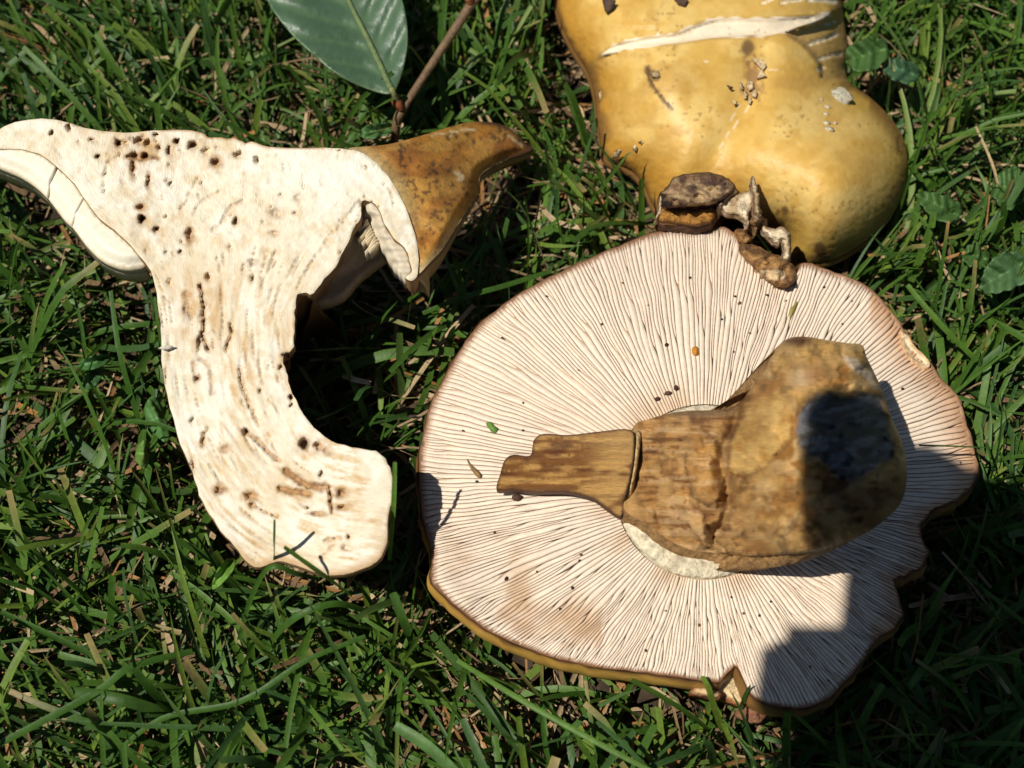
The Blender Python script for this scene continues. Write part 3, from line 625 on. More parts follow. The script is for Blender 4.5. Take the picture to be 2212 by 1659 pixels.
# brown skin of the cap's far side
BR = spline([(752,320),(784,331),(814,353),(851,399),(876,449),(897,506),(904,553),(905,580),(903,594),(930,566),(959,534),(993,478),(1018,440),(1033,417),(1034,395),(1038,378),(1056,363),(1098,343),(1126,334),(1152,321),(1136,312),(1117,290),(1086,270),
  (1043,263),(993,268),(913,292),(836,312)], 5)
BRE = np.array([(752,320),(784,331),(814,353),(851,399),(876,449),(897,506),(904,553),(905,580),(903,594)], float)
def br_z(v, d):
    g = edge_dist(v, BRE, False)
    z = zL(v) - .0004 - .0190 * sstep(0, 330, g) - .0045 * (g / 160) ** 2 * .5 + .0014 * np.sin(g / 46) * sstep(20, 80, g)
    z = z - .0030 * (1 - sstep(0, 26, d)) * sstep(10, 60, g) + .0012 * (fbm(v[:, 0] / 50, v[:, 1] / 50, 19, 3) - .5)
    return np.maximum(z, .008)
def br_col(v, d):
    n = fbm(v[:, 0] / 55, v[:, 1] / 55, 31, 4); m = fbm(v[:, 0] / 14, v[:, 1] / 14, 33, 3)
    c = mixc((.41, .175, .026), (.25, .098, .018), sstep(.35, .65, n))
    c = mixc(c, (.47, .25, .05), sstep(.52, .68, fbm(v[:, 0] / 80, v[:, 1] / 40, 35, 3)) * .7)
    c = mixc(c, (.045, .022, .012), sstep(.62, .70, fbm(v[:, 0] / 8, v[:, 1] / 8, 39, 3)) * .8 * sstep(.4, .55, n + .08))
    c = mixc(c, (.12, .05, .02), sstep(1040, 1130, v[:, 0]) * .8 * (1 - sstep(.4, .7, n)))
    c = mixc(c, (.05, .022, .012), (1 - sstep(2, 12, d)) * sstep(1010, 1050, v[:, 0]))
    g = edge_dist(v, BRE, False); c = mixc(c, (.48, .38, .17), (1 - sstep(0, 40, g)) * .55 * (1 - sstep(420, 520, v[:, 1])))
    pale = (edge_dist(v, np.array([(905., 594), (959, 536), (993, 480)]), False)); c = mixc(c, (.50, .36, .16), (1 - sstep(4, 16, pale + 8 * (m - .5))) * .8)
    for q, w in (([(935, 292), (990, 283), (1028, 279)], 1.6), ([(965, 291), (975, 294)], 1.5), ([(1098, 292), (1130, 318)], 2), ([(985, 372), (1000, 384), (992, 388)], 4)):
        c = mixc(c, (.62, .47, .26), 1 - sstep(.6, 1.5, edge_dist(v, np.array(q, float), False) / w))
    return c
bo, brL, _, _ = sheet('cap_skin', BR, br_z, 5, M_BROWN, sm, br_col)
bo['label'] = 'glossy brown skin of the cap'
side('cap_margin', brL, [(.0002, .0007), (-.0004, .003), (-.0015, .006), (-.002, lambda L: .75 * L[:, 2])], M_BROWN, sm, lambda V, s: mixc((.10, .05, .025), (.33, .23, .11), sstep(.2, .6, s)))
place(sm, P(np.array([560., 800]), .006))

# ------------------------------------------------------------------ yellow-brown cap lying right way up
YC = spline([(1203,-60),(1200,-20),(1203,20),(1216,62),(1241,110),(1270,157),(1285,210),(1290,255),(1297,300),(1303,334),(1322,352),(1362,368),(1388,395),(1408,438),(1424,468),(1420,486),(1440,494),(1500,497),(1550,488),(1566,462),
  (1600,470),(1640,488),(1682,494),(1700,512),(1706,552),(1722,571),(1765,570),(1820,552),(1880,512),(1922,466),(1950,405),(1960,350),(1956,312),(1940,278),(1914,243),(1876,208),(1838,180),(1826,150),(1830,100),(1824,50),(1818,0),(1806,-60),(1740,-120),(1600,-150),(1400,-140),(1270,-110)], 4)
q4 = lambda x, y: (1152 + x / 2.592, y / 2.592)
CRK_T = [q4(*p) for p in [(370,315),(430,265),(520,228),(700,198),(800,182),(880,148),(980,113),(1080,98),(1250,102),(1420,92),(1580,82),(1665,58)]]
CRK_B = [q4(*p) for p in [(1640,98),(1560,132),(1440,167),(1340,200),(1220,207),(1000,217),(800,247),(600,264),(470,290)]]
CRACK = spline(CRK_T + CRK_B, 3)
FOLD = np.array([q4(*p) for p in [(1000,217),(1220,207),(1340,200),(1410,180),(1500,240),(1560,300),(1595,352),(1605,420)]])
BAND = np.concatenate([FOLD[2:], np.array([(1782., 175), (1850, 175), (1850, 20), (1800, 26), (1770, 50), (1730, 60), (1690, 72)])])
SMALL = [([q4(1545,248), q4(1620,225), q4(1700,192)], 3.6), ([q4(1605,332), q4(1660,315), q4(1722,300)], 3.3), ([q4(1620,142), q4(1690,122)], 2.6), ([q4(1285,20), q4(1345,-8)], 3), ([q4(1390,15), q4(1470,2), q4(1560,-6)], 2.6), ([q4(1550,6), q4(1700,12)], 3), ([q4(1590,395), q4(1625,380)], 2.4)]
def yc_z(v, d):
    x, y = v[:, 0], v[:, 1]
    z = .0105 + .0185 * (1 - np.exp(-d / 46.)) + .0075 * sstep(0, 190, d)
    z = z + .0050 * np.exp(-(((x - 1790) / 150) ** 2 + ((y - 400) / 130) ** 2)) + .0022 * np.exp(-(((x - 1420) / 90) ** 2 + ((y - 180) / 60) ** 2))
    # a shallow valley slanting down from the scuffed patch
    z = z - .0024 * np.exp(-(edge_dist(v, np.array([(1640., 120), (1600, 260), (1530, 360), (1470, 450)]), False) / 42) ** 2)
    z = z + .0012 * (fbm(x / 120, y / 120, 7, 2) - .5) + .0010 * np.sin((y + .25 * x) / 20) * (y < 60) * (x < 1420) * sstep(0, 40, d) * .5
    # the cracked lip: skin below the crack stands proud of the skin above it
    inn = inside(v, CRACK); dc = edge_dist(v, CRACK); z = z - .0015 * inn * sstep(0, 9, dc)
    z = z - .0030 * inside(v, BAND) * sstep(0, 6, edge_dist(v, FOLD, False))
    for q, w in SMALL: z = z - .0011 * (1 - sstep(.5, 1.1, edge_dist(v, np.array(q), False) / w))
    return z
def yc_col(v, d):
    x, y = v[:, 0], v[:, 1]; n = fbm(x / 90, y / 90, 3, 4); m = fbm(x / 26, y / 26, 5, 4)
    c = mixc((.60, .37, .085), (.67, .455, .14), sstep(.35, .65, n)); c = mixc(c, (.52, .29, .05), sstep(.45, .68, m) * .6); c = mixc(c, (.42, .22, .045), sstep(.56, .72, fbm(x / 130, y / 60, 27, 4)) * .5)
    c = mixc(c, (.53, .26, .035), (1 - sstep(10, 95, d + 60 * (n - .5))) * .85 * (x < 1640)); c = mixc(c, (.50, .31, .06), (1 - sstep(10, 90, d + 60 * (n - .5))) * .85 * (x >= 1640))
    c = mixc(c, (.36, .22, .055), sstep(.55, .75, fbm(x / 18, y / 70, 15, 3)) * .4 * sstep(430, 540, y))
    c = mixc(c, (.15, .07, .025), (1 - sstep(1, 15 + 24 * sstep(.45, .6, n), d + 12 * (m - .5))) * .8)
    dl = edge_dist(v, CRACK); inn = inside(v, CRACK); c = mixc(c, (.22, .10, .03), (~inn) * (1 - sstep(0, 5, dl + 7 * (m - .4))) * .35)
    pale = mixc((.80, .70, .52), (.74, .60, .41), m); c = mixc(c, pale, inn * 1.)
    c = mixc(c, (.17, .075, .025), (1 - sstep(0, 9, edge_dist(v, FOLD[3:], False) + 8 * (m - .5))) * .7)
    c = mixc(c, (.42, .27, .10), inside(v, BAND) * (edge_dist(v, CRACK) > 4) * .6)
    for q, w in SMALL: c = mixc(c, (.78, .68, .50), 1 - sstep(.6, 1.15, edge_dist(v, np.array(q), False) / w))
    c = mixc(c, pale, inn * 1.)
    for (a, b, rx, ry, k) in [(*q4(1205,265), 16, 22, .8), (*q4(455,915), 22, 12, .9), (*q4(1408,1180), 8, 12, .75), (*q4(1370,1185), 4, 7, .6), (*q4(1605,1400), 14, 16, .85), (*q4(1480,1440), 22, 16, .8), (*q4(1640,1450), 26, 12, .7), (*q4(2040,810), 4, 22, .8), (*q4(2060,860), 3, 10, .8)]:
        c = mixc(c, (.09, .04, .018), k * (1 - sstep(.5, 1.25, np.hypot((x - a) / rx, (y - b) / ry) + 1.1 * (m - .5))))
    sp = sstep(.72, .78, fbm(x / 7, y / 7, 61, 2)) * sstep(.5, .7, n); c = mixc(c, (.22, .11, .04), sp * .6)
    for q, w in (([q4(1170,575), q4(1130,640), q4(1085,695)], 1.4), ([q4(1212,590), q4(1130,700), q4(1075,770)], 1.5), ([q4(1060,800), q4(1042,830)], 1.3), ([q4(920,355), q4(980,340)], 1.2), ([q4(1320,392), q4(1395,400)], 1.3)):
        c = mixc(c, (.74, .60, .38), .8 * (1 - sstep(.6, 1.5, edge_dist(v, np.array(q), False) / w)))
    sc = np.minimum(edge_dist(v, np.array([q4(640,385), q4(650,450), q4(690,510), q4(740,570), q4(780,615)]), False) / 4, edge_dist(v, np.array([q4(640,390), q4(685,430)]), False) / 8)
    c = mixc(c, (.07, .035, .015), .9 * (1 - sstep(.4, 1.5, sc + 1.4 * (fbm(x / 5, y / 5, 9, 2) - .5))))
    pt = np.hypot((x - q4(1230,0)[0]) / 24, (y - q4(0,430)[1]) / 56); c = mixc(c, (.24, .12, .05), .8 * (1 - sstep(.4, 1.1, pt + 1.5 * (fbm(x / 8, y / 8, 19, 2) - .5))))
    return c
ym = thing('domed_mushroom_cap', 'yellow-brown mushroom cap lying right way up, cracked open with torn near edge', 'mushroom')
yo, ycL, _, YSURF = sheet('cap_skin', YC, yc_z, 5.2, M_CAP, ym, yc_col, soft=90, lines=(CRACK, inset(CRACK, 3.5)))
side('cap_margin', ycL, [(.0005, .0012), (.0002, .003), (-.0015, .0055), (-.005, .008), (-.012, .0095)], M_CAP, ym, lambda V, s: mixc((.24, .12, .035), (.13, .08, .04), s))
YD = lambda p: float(yc_z(np.array([p], float), edge_dist(np.array([p], float), YC))[0])
def chip(name, outline, lift, colour, parent, mat=M_TORN, thick=.0012, curl=.0, step=5, base=None):
    o = np.asarray(outline, float)
    def zf(v, d):
        b = yc_z(v, edge_dist(v, YC)) if base is None else base(v)
        return b + lift + curl * (1 - sstep(0, 8, d)) + .0008 * (fbm(v[:, 0] / 9, v[:, 1] / 9, int(o[0, 0])) - .5)
    def cf(v, d):
        m = fbm(v[:, 0] / 9, v[:, 1] / 9, 7); return mixc(np.array(colour) * .7, np.array(colour) * 1.1, m)
    return sheet(name, o, zf, step, mat, parent, cf, thick=thick)[0]
fl = (.66, .50, .28)
for pts in ([(1225,325),(1290,335),(1305,365),(1285,395),(1268,372)], [(1268,395),(1285,390),(1305,425),(1250,435)], [(1205,455),(1225,450),(1235,490),(1210,505),(1195,480)], [(1155,455),(1172,470),(1175,500),(1160,490)], [(1180,510),(1200,515),(1195,550),(1178,545)],
            [(1230,500),(1252,510),(1248,545),(1225,535)], [(1205,548),(1225,552),(1215,580),(1203,570)], [(1115,560),(1145,570),(1125,583)], [(1085,475),(1120,488),(1105,496)]):
    chip('peeling_flake', [q4(*p) for p in pts], .0006, fl if pts[0][0] != 1085 else (.12, .06, .03), ym, thick=.0005, curl=.0007)
for pts, c in (([(445,880),(455,850),(480,835),(497,838),(480,868)], (.72, .58, .36)), ([(558,825),(570,808),(580,825),(578,848)], (.74, .60, .38)), ([(590,790),(608,782),(606,795)], (.62, .48, .28)), ([(655,405),(700,392),(708,425),(670,428)], (.46, .33, .17)), ([(365,508),(375,500),(382,530),(374,565)], (.70, .52, .26))):
    chip('peeling_flake', [q4(*p) for p in pts], .0008, c, ym, thick=.001, step=4)
# torn near edge: curled brown flap, pale flaps, ribbon, hollow
EDGZ = lambda v: yc_z(v, edge_dist(v, YC))
def flat(z): return lambda v: np.full(len(v), z)
def curl_col(v, d):
    f1 = fbm(v[:, 0] / 34, v[:, 1] / 9, 71, 4); c = mixc((.40, .27, .135), (.20, .115, .06), sstep(.36, .62, f1)); c = mixc(c, (.07, .035, .028), sstep(.52, .68, fbm(v[:, 0] / 22, v[:, 1] / 14, 75, 3)) * .85)
    c = mixc(c, (.02, .012, .01), 1 - sstep(.5, 1.3, np.hypot((v[:, 0] - 1440) / 14, (v[:, 1] - 441) / 10))); return mixc((.06, .03, .02), c, sstep(0, 4, d))
cu = closed_lump('curled_flap', [q4(*p) for p in [(712,1078),(735,1062),(760,1030),(790,995),(850,975),(960,966),(1040,978),(1095,1005),(1132,1048),(1110,1085),(1080,1118),(1040,1140),(960,1157),(840,1162),(745,1168),(722,1140),(732,1100)]], flat(.0315), .0070, 4, curl_col, ym, .0075, seed=9, ru=.0022)
cu['label'] = 'curled dark brown flap of torn skin'
def hol_col(v, d):
    f1 = fbm(v[:, 0] / 20, v[:, 1] / 12, 81, 3); c = mixc((.46, .22, .04), (.28, .13, .03), f1); return mixc((.10, .05, .03), c, sstep(1, 7, d))
closed_lump('torn_edge', [q4(*p) for p in [(690,1215),(720,1150),(800,1150),(900,1150),(1010,1140),(1050,1160),(1020,1220),(980,1258),(900,1272),(830,1262),(760,1255),(710,1250)]], flat(.0275), .0035, 4, hol_col, ym, .006, seed=4)
closed_lump('torn_edge', [q4(*p) for p in [(682,1222),(700,1180),(706,1130),(704,1090),(716,1092),(722,1140),(718,1180),(700,1216)]], flat(.0295), .0022, 4, lambda v, d: mixc((.30, .19, .10), (.68, .54, .34), sstep(0, 3, d)), ym, .006, seed=4)
paleC = lambda v, d: mixc(mixc((.70, .57, .38), (.46, .33, .18), sstep(.45, .66, fbm(v[:, 0] / 24, v[:, 1] / 24, 91, 3))), (.22, .12, .06), (1 - sstep(0, 5, d)) * .7)
closed_lump('torn_flap', [q4(*p) for p in [(1046,1158),(1075,1125),(1120,1090),(1175,1078),(1222,1068),(1232,1110),(1226,1160),(1208,1200),(1200,1262),(1180,1225),(1135,1205),(1085,1195)]], flat(.0325), .0018, 4, paleC, ym, .003, seed=5)
closed_lump('torn_flap', [q4(*p) for p in [(1226,985),(1240,1010),(1256,1060),(1266,1090),(1270,1150),(1280,1205),(1262,1222),(1240,1200),(1236,1150),(1234,1090),(1224,1050)]], flat(.0350), .0030, 4, paleC, ym, .004, seed=8)
closed_lump('torn_flap', [q4(*p) for p in [(1040,1140),(1075,1100),(1110,1060),(1130,1060),(1135,1085),(1095,1110),(1065,1140),(1048,1156)]], flat(.0340), .0022, 4, paleC, ym, .006, seed=2)
closed_lump('torn_flap', [q4(*p) for p in [(1205,1240),(1225,1215),(1262,1215),(1290,1220),(1285,1245),(1255,1255),(1250,1285),(1232,1270)]], flat(.0310), .0030, 4, lambda v, d: mixc((.34, .20, .09), (.14, .07, .03), fbm(v[:, 0] / 8, v[:, 1] / 8, 5)), ym, .006, seed=3)
closed_lump('torn_ribbon', [q4(*p) for p in [(1264,1248),(1285,1228),(1308,1232),(1312,1268),(1345,1278),(1390,1268),(1422,1290),(1440,1320),(1440,1400),(1434,1455),(1398,1452),(1402,1400),(1392,1352),(1370,1368),(1330,1345),(1300,1318),(1282,1296)]], flat(.0290), .0020, 4, paleC, ym, .003, seed=6)
place(ym, P(np.array([1600., 350]), .008))

# ------------------------------------------------------------------ small loose things lying on the mushrooms
def lumpy(name, centre, rx, ry, h, colour, mat=M_SPECK, seed=0, res=10, rot=0):
    """a small closed pebble-like body"""
    V, F = [], []
    for i in range(res + 1):
        ph = math.pi * i / res
        for j in range(res * 2):
            t = math.pi * j / res; k = .75 + .5 * float(fbm(math.cos(t) * 1.6 + seed * 3.1 + 9, math.sin(t) * 1.6 + math.cos(ph) * 1.3 + seed, seed, 3))
            x, y = math.sin(ph) * math.cos(t) * rx * k, math.sin(ph) * math.sin(t) * ry * k
            V.append((centre[0] + x * math.cos(rot) - y * math.sin(rot), centre[1] + x * math.sin(rot) + y * math.cos(rot), centre[2] + math.cos(ph) * h * k))
    n = res * 2
    F = [(i * n + j, (i + 1) * n + j, (i + 1) * n + (j + 1) % n, i * n + (j + 1) % n) for i in range(res) for j in range(n)]
    V = np.array(V); c = mixc(np.array(colour) * .6, np.array(colour) * 1.3, fbm(V[:, 0] * 2500, V[:, 1] * 2500, seed))
    return link_mesh(name, V, F, mat, None, c)
rs = np.random.default_rng(5)
SPK = [(1345,612,2.2),(1440,745,3.6),(1500,752,2.5),(1490,600,3),(1512,640,2.2),(1598,655,3.4),(1588,640,2.4),(1658,638,3),(1560,690,2),(1700,700,2.4),(1300,700,2.4),(1180,640,2.2),(1085,730,2.4),(1130,930,2.6),(1030,1040,2.2),(1255,1198,2.6),(1252,1212,2.8),(1237,1270,3),(1094,1250,3.4),(1068,1150,2.2),
  (1160,1235,2),(1438,1320,3.4),(1452,1180,2),(1520,1210,2),(1640,1330,3),(1606,1325,2.4),(1665,1300,2.4),(1580,1290,2),(1210,1315,2),(1395,1405,2.2),(1510,1350,2.2),(1750,1440,2),(1790,1470,2),(1700,560,2.4),(1780,620,2.4),(1820,700,2.2),(1840,650,2),(1950,840,3),(2075,1000,2.4),(1400,660,2),(1250,800,2),(1130,870,2),(1000,930,2),(1350,820,2),(1585,760,2.2),(1620,720,2.2)]
for k, (x, y, r) in enumerate(SPK):
    z = float(cap_z(np.array([x, y], float))); r *= .00013
    o = lumpy('soil_speck', P(np.array([x, y], float), z + r * .25), r * (1 + .5 * rs.random()), r, r * .8, (.05, .03, .02) if k % 5 else (.14, .07, .03), seed=k, res=5, rot=rs.random() * 3)
    tag(o, 'tiny dark soil speck stuck on the pale gills', 'speck', 'soil specks scattered over the gills')
o = lumpy('skin_fragment', P(np.array([1502., 758]), float(cap_z(np.array([1502., 758]))) + .0004), .0009, .0014, .0007, (.48, .20, .03), seed=51, res=6); tag(o, 'small orange crumb lying on the gills above the stem', 'crumb')
for x, y, a, b in ((1443, 850, .0010, .0006), (1420, 862, .0008, .0005), (1460, 838, .0006, .0007), (1118, 1075, .0014, .0009)):
    o = lumpy('soil_clod', P(np.array([x, y], float), float(cap_z(np.array([x, y], float))) + .0003), a, b, .0008, (.09, .05, .035), seed=int(x), res=6)
    tag(o, 'dark crumb of soil caught in the gills close to the stem' if x > 1200 else 'reddish brown crumb under the peeled strip of stem', 'soil crumb', 'soil crumbs beside the stem' if x > 1200 else None)
def leaflet(name, pts, lift, colour, label, cat, base=cap_z, group=None, thick=.0005, mat=None):
    ob = sheet(name, spline(pts, 3), lambda v, d: base(v) + lift + .0006 * sstep(0, 6, d), 4, mat or M_WEED, None, lambda v, d: mixc(np.array(colour) * .75, np.array(colour) * 1.15, fbm(v[:, 0] / 7, v[:, 1] / 7, 3)), thick=thick)[0]
    return tag(ob, label, cat, group)
leaflet('grass_clipping', [(1050,914),(1060,911),(1066,918),(1075,925),(1072,934),(1062,932),(1056,924)], .0006, (.16, .30, .05), 'green shred of leaf lying on the gills left of the stem', 'leaf shred')
leaflet('grass_clipping', [(1706,668),(1714,660),(1722,650),(1719,664),(1712,678),(1706,690)], .0006, (.40, .33, .08), 'yellow-green leaf shred on the gills below the curled rim', 'leaf shred')
leaflet('grass_clipping', [(1008,990),(1014,1000),(1036,1020),(1038,1030),(1030,1028),(1016,1010)], .0006, (.30, .18, .07), 'brown grass husk lying on the gills left of the peeled strip', 'husk', mat=M_DRY)
o = lumpy('slime_clump', P(np.array(q4(1712, 545)), YD(q4(1712, 545)) + .0012), .0036, .0033, .0014, (.44, .40, .28), M_SLIME, 77, 24); tag(o, 'whitish dried slime clump stuck on the yellow cap', 'slime')
for k, (x, y, r) in enumerate([(1640,600,.0012),(1636,640,.0009),(1640,690,.0012),(1655,725,.0013),(1610,560,.0008),(1690,690,.0007)]):
    o = lumpy('slime_fleck', P(np.array(q4(x, y)), YD(q4(x, y)) + .0002), r, r * .7, .0006, (.46, .38, .25), M_SLIME, 80 + k, 7); tag(o, 'pale slime fleck trailing down from the slime clump', 'slime', 'flecks of dried slime on the yellow cap')
for pts in ([(388,-10),(400,40),(415,66),(440,40),(462,0)], [(790,-8),(815,20),(850,30),(870,0)]):
    ob = chip('bark_chip', [q4(*p) for p in pts], .0010, (.10, .06, .04), None, thick=.0012); tag(ob, 'dark leathery chip lying on the yellow cap', 'chip', 'dark chips on the yellow cap')
chip('soil_chip', [q4(*p) for p in [(785,205),(800,203),(818,210),(806,228),(798,215)]], .0006, (.06, .03, .02), ym, thick=.001)
o = lumpy('larva', P(np.array(z3(252, 372)), float(zL(np.array(z3(252, 372)))) + .0008), .0016, .0005, .0005, (.62, .57, .45), M_SLIME, 5, 8, rot=.12)
tag(o, 'small translucent white grub on the left edge of the cut stem', 'grub')

# ------------------------------------------------------------------ twig with a leaf
def tube(name, pts, radii, mat, parent, colf, N=12, n=6):
    A = spline(pts, n, closed=False); r = np.interp(np.linspace(0, 1, len(A)), np.linspace(0, 1, len(radii)), radii)
    T = np.gradient(A, axis=0); T /= np.linalg.norm(T, axis=1)[:, None]; V = []
    for i in range(len(A)):
        e = np.cross(T[i], [0, 0, 1.]); e /= np.linalg.norm(e) + 1e-9; g = np.cross(e, T[i])
        for j in range(N):
            t = 2 * math.pi * j / N; V.append(A[i] + (e * math.cos(t) + g * math.sin(t)) * r[i])
    V = np.array(V); m = len(A)
    F = [(i * N + j, i * N + (j + 1) % N, (i + 1) * N + (j + 1) % N, (i + 1) * N + j) for i in range(m - 1) for j in range(N)] + [tuple(range(N))[::-1], tuple((m - 1) * N + j for j in range(N))]
    return link_mesh(name, V, F, mat, parent, colf(V))
tw = thing('leafy_twig', 'thin brown twig with one dark green ribbed leaf lying on the grass', 'twig')
bark = lambda V: mixc((.20, .125, .06), (.12, .075, .04), fbm(V[:, 0] * 500, V[:, 1] * 500, 3))
tp = np.array([P(np.array(p, float), z) for p, z in (((1075,-70), .040), ((1023,2), .036), ((960,98), .031), ((905,182), .027), ((870,236), .025), ((858,262), .022), ((852,310), .014), ((850,340), .008))])
tube('stalk', tp, [.0014, .00135, .0012, .0011, .0014, .0012, .0011], M_TWIG, tw, bark)
tube('bud', np.array([P(np.array(p, float), z) for p, z in (((868,238), .0258), ((858,222), .0275), ((848,204), .029), ((844,192), .0298))]), [.0008, .0015, .0011, .0002], M_TWIG, tw, lambda V: mixc((.30, .09, .03), (.20, .06, .025), fbm(V[:, 0] * 900, V[:, 1] * 900, 5)), n=4)
tube('bud', np.array([P(np.array(p, float), z) for p, z in (((1016,10), .036), ((1012,-4), .038), ((1006,-14), .039))]), [.0009, .0012, .0003], M_TWIG, tw, lambda V: mixc((.36, .15, .05), (.20, .06, .025), fbm(V[:, 0] * 900, V[:, 1] * 900, 5)), n=4)
LF = spline([(848,200),(862,176),(874,135),(880,95),(879,50),(870,5),(850,-50),(815,-110),(760,-165),(700,-195),(650,-180),(605,-130),(578,-70),(572,-20),(585,14),(606,45),(636,80),(668,110),(702,140),(742,168),(785,188),(825,201)], 4)
MID = spline([(850,204),(820,138),(790,75),(757,10),(735,-45),(715,-110),(700,-190)], 8, closed=False)
def leaf_param(v):
    best = np.full(len(v), 1e9); al = np.zeros(len(v)); sd = np.zeros(len(v)); run = 0
    for p, q in zip(MID[:-1], MID[1:]):
        d = q - p; L = np.linalg.norm(d); t = np.clip(((v - p) @ d) / L ** 2, 0, 1); g = np.linalg.norm(v - p - t[:, None] * d, axis=1); m = g < best
        best[m] = g[m]; al[m] = (run + t * L)[m]; sd[m] = np.sign(d[0] * (v[:, 1] - p[1]) - d[1] * (v[:, 0] - p[0]))[m]; run += L
    return al, best, sd
def lf_z(v, d):
    al, ac, sd = leaf_param(v); u = (al - ac * .75) / 54
    return .0315 + .0050 * sstep(0, 300, al) + .0042 * sstep(0, 110, ac) * (sd > 0) * .2 + .0035 * sstep(0, 130, ac) - .0010 * np.abs(np.cos(u * math.pi)) ** 3 * sstep(4, 30, ac) * .7 + .0003 * fbm(v[:, 0] / 9, v[:, 1] / 9, 3)
def lf_col(v, d):
    al, ac, sd = leaf_param(v); u = (al - ac * .75) / 54; vein = np.abs(np.cos(u * math.pi)) ** 14
    c = mixc((.050, .098, .050), (.066, .118, .060), fbm(v[:, 0] / 30, v[:, 1] / 30, 3)); c = mixc(c, (.10, .17, .06), vein * .35); return mixc(c, (.13, .20, .08), (1 - sstep(0, 3, d)) * .5)
lo, _, _, _ = sheet('leaf', LF, lf_z, 5, M_LEAF, tw, lf_col, thick=.0004)
mv = np.array(MID[2:]); tube('midrib', P(mv, lf_z(mv, edge_dist(mv, LF)) + .0002), [.0009, .0008, .0006, .0003], M_TWIG, lo, lambda V: mixc((.14, .19, .07), (.11, .16, .06), fbm(V[:, 0] * 500, V[:, 1] * 500, 3)), N=8, n=1)
tube('leaf_stalk', np.array([P(np.array(p, float), z) for p, z in (((869,237), .0255), ((858,220), .028), ((848,197), .0315), ((838,176), .0317))]), [.0008, .0008, .0009], M_TWIG, tw, lambda V: mixc((.22, .20, .07), (.20, .24, .08), fbm(V[:, 0] * 500, V[:, 1] * 500, 3)), N=8, n=4)
place(tw, P(np.array([870., 236]), .004))

# ------------------------------------------------------------------ added shadow caster, unseen: camera on a tripod, shaped to shade the lower right
def shadow_source(v, z, back=.022):
    """where, in the plane of the camera's back, a thing must reach to shade a given point"""
    p = P(np.array(v, float), z); o = CP - CF * back; t = ((o - p) @ CF) / (-SUND @ CF); q = p - SUND * t - o
    return q @ CR, q @ CU
def block(name, a0, a1, b0, b1, d0, d1, parent, bev=.004):
    bm = bmesh.new(); bmesh.ops.create_cube(bm, size=1)
    for v in bm.verts:
        a, b, d = (a0, a1)[v.co.x > 0], (b0, b1)[v.co.y > 0], (d0, d1)[v.co.z > 0]
        v.co = Vector(CP - CF * d + CR * a + CU * b)
    bmesh.ops.bevel(bm, geom=bm.edges[:], offset=bev, segments=3, affect='EDGES')
    bmesh.ops.recalc_face_normals(bm, faces=bm.faces)
    V = np.array([v.co[:] for v in bm.verts]); F = [[v.index for v in f.verts] for f in bm.faces]; bm.free()
    return link_mesh(name, V, F, M_BLACK, parent, np.tile((.03, .03, .032), (len(V), 1)), smooth=False)
kam = thing('shadow_caster', 'added shadow caster out of view, shaped as a black camera on a tripod', 'camera')
aL = shadow_source((1850, 1290), .028)[0]; aW = shadow_source((1666, 1490), .028)[0]
bT = shadow_source((2140, 1030), .024)[1]; aF, bF = shadow_source((1930, 850), .075)[0], shadow_source((1800, 845), .076)[1]; bM = shadow_source((1760, 1372), .028)[1]
block('caster_body', aL, aL + .125, bM - .004, bT, .012, .036, kam)  # added body, its edges set by where the shadow should end
if bF > bT + .004: block('caster_bump', aL, max(aF, aL + .02), bT - .006, bF, .012, .034, kam, .003)  # added bump, there only to shade the cut end of the stem
block('caster_lens', -.021, .021, -.019, .019, .0135, .05, kam, .006)
block('caster_plate', aW, aW + .15, bM - .085, bM, .010, .034, kam, .005)  # added block that casts the wider lower step of the shadow
hub = CP - CF * .03 + CR * (aW + .075) + CU * (bM - .08)
blk = lambda V: np.tile((.03, .03, .032), (len(V), 1))
for q in ((.24, -.13, -.004), (.12, -.46, -.004), (-.20, -.44, -.004)):
    tube('caster_leg', np.array([hub, hub * .5 + np.array(q) * .5, np.array(q)]), [.011, .009, .007], M_BLACK, kam, blk, N=14, n=4)  # added legs that carry the unseen shadow caster
place(kam, (0, -.3, 0))

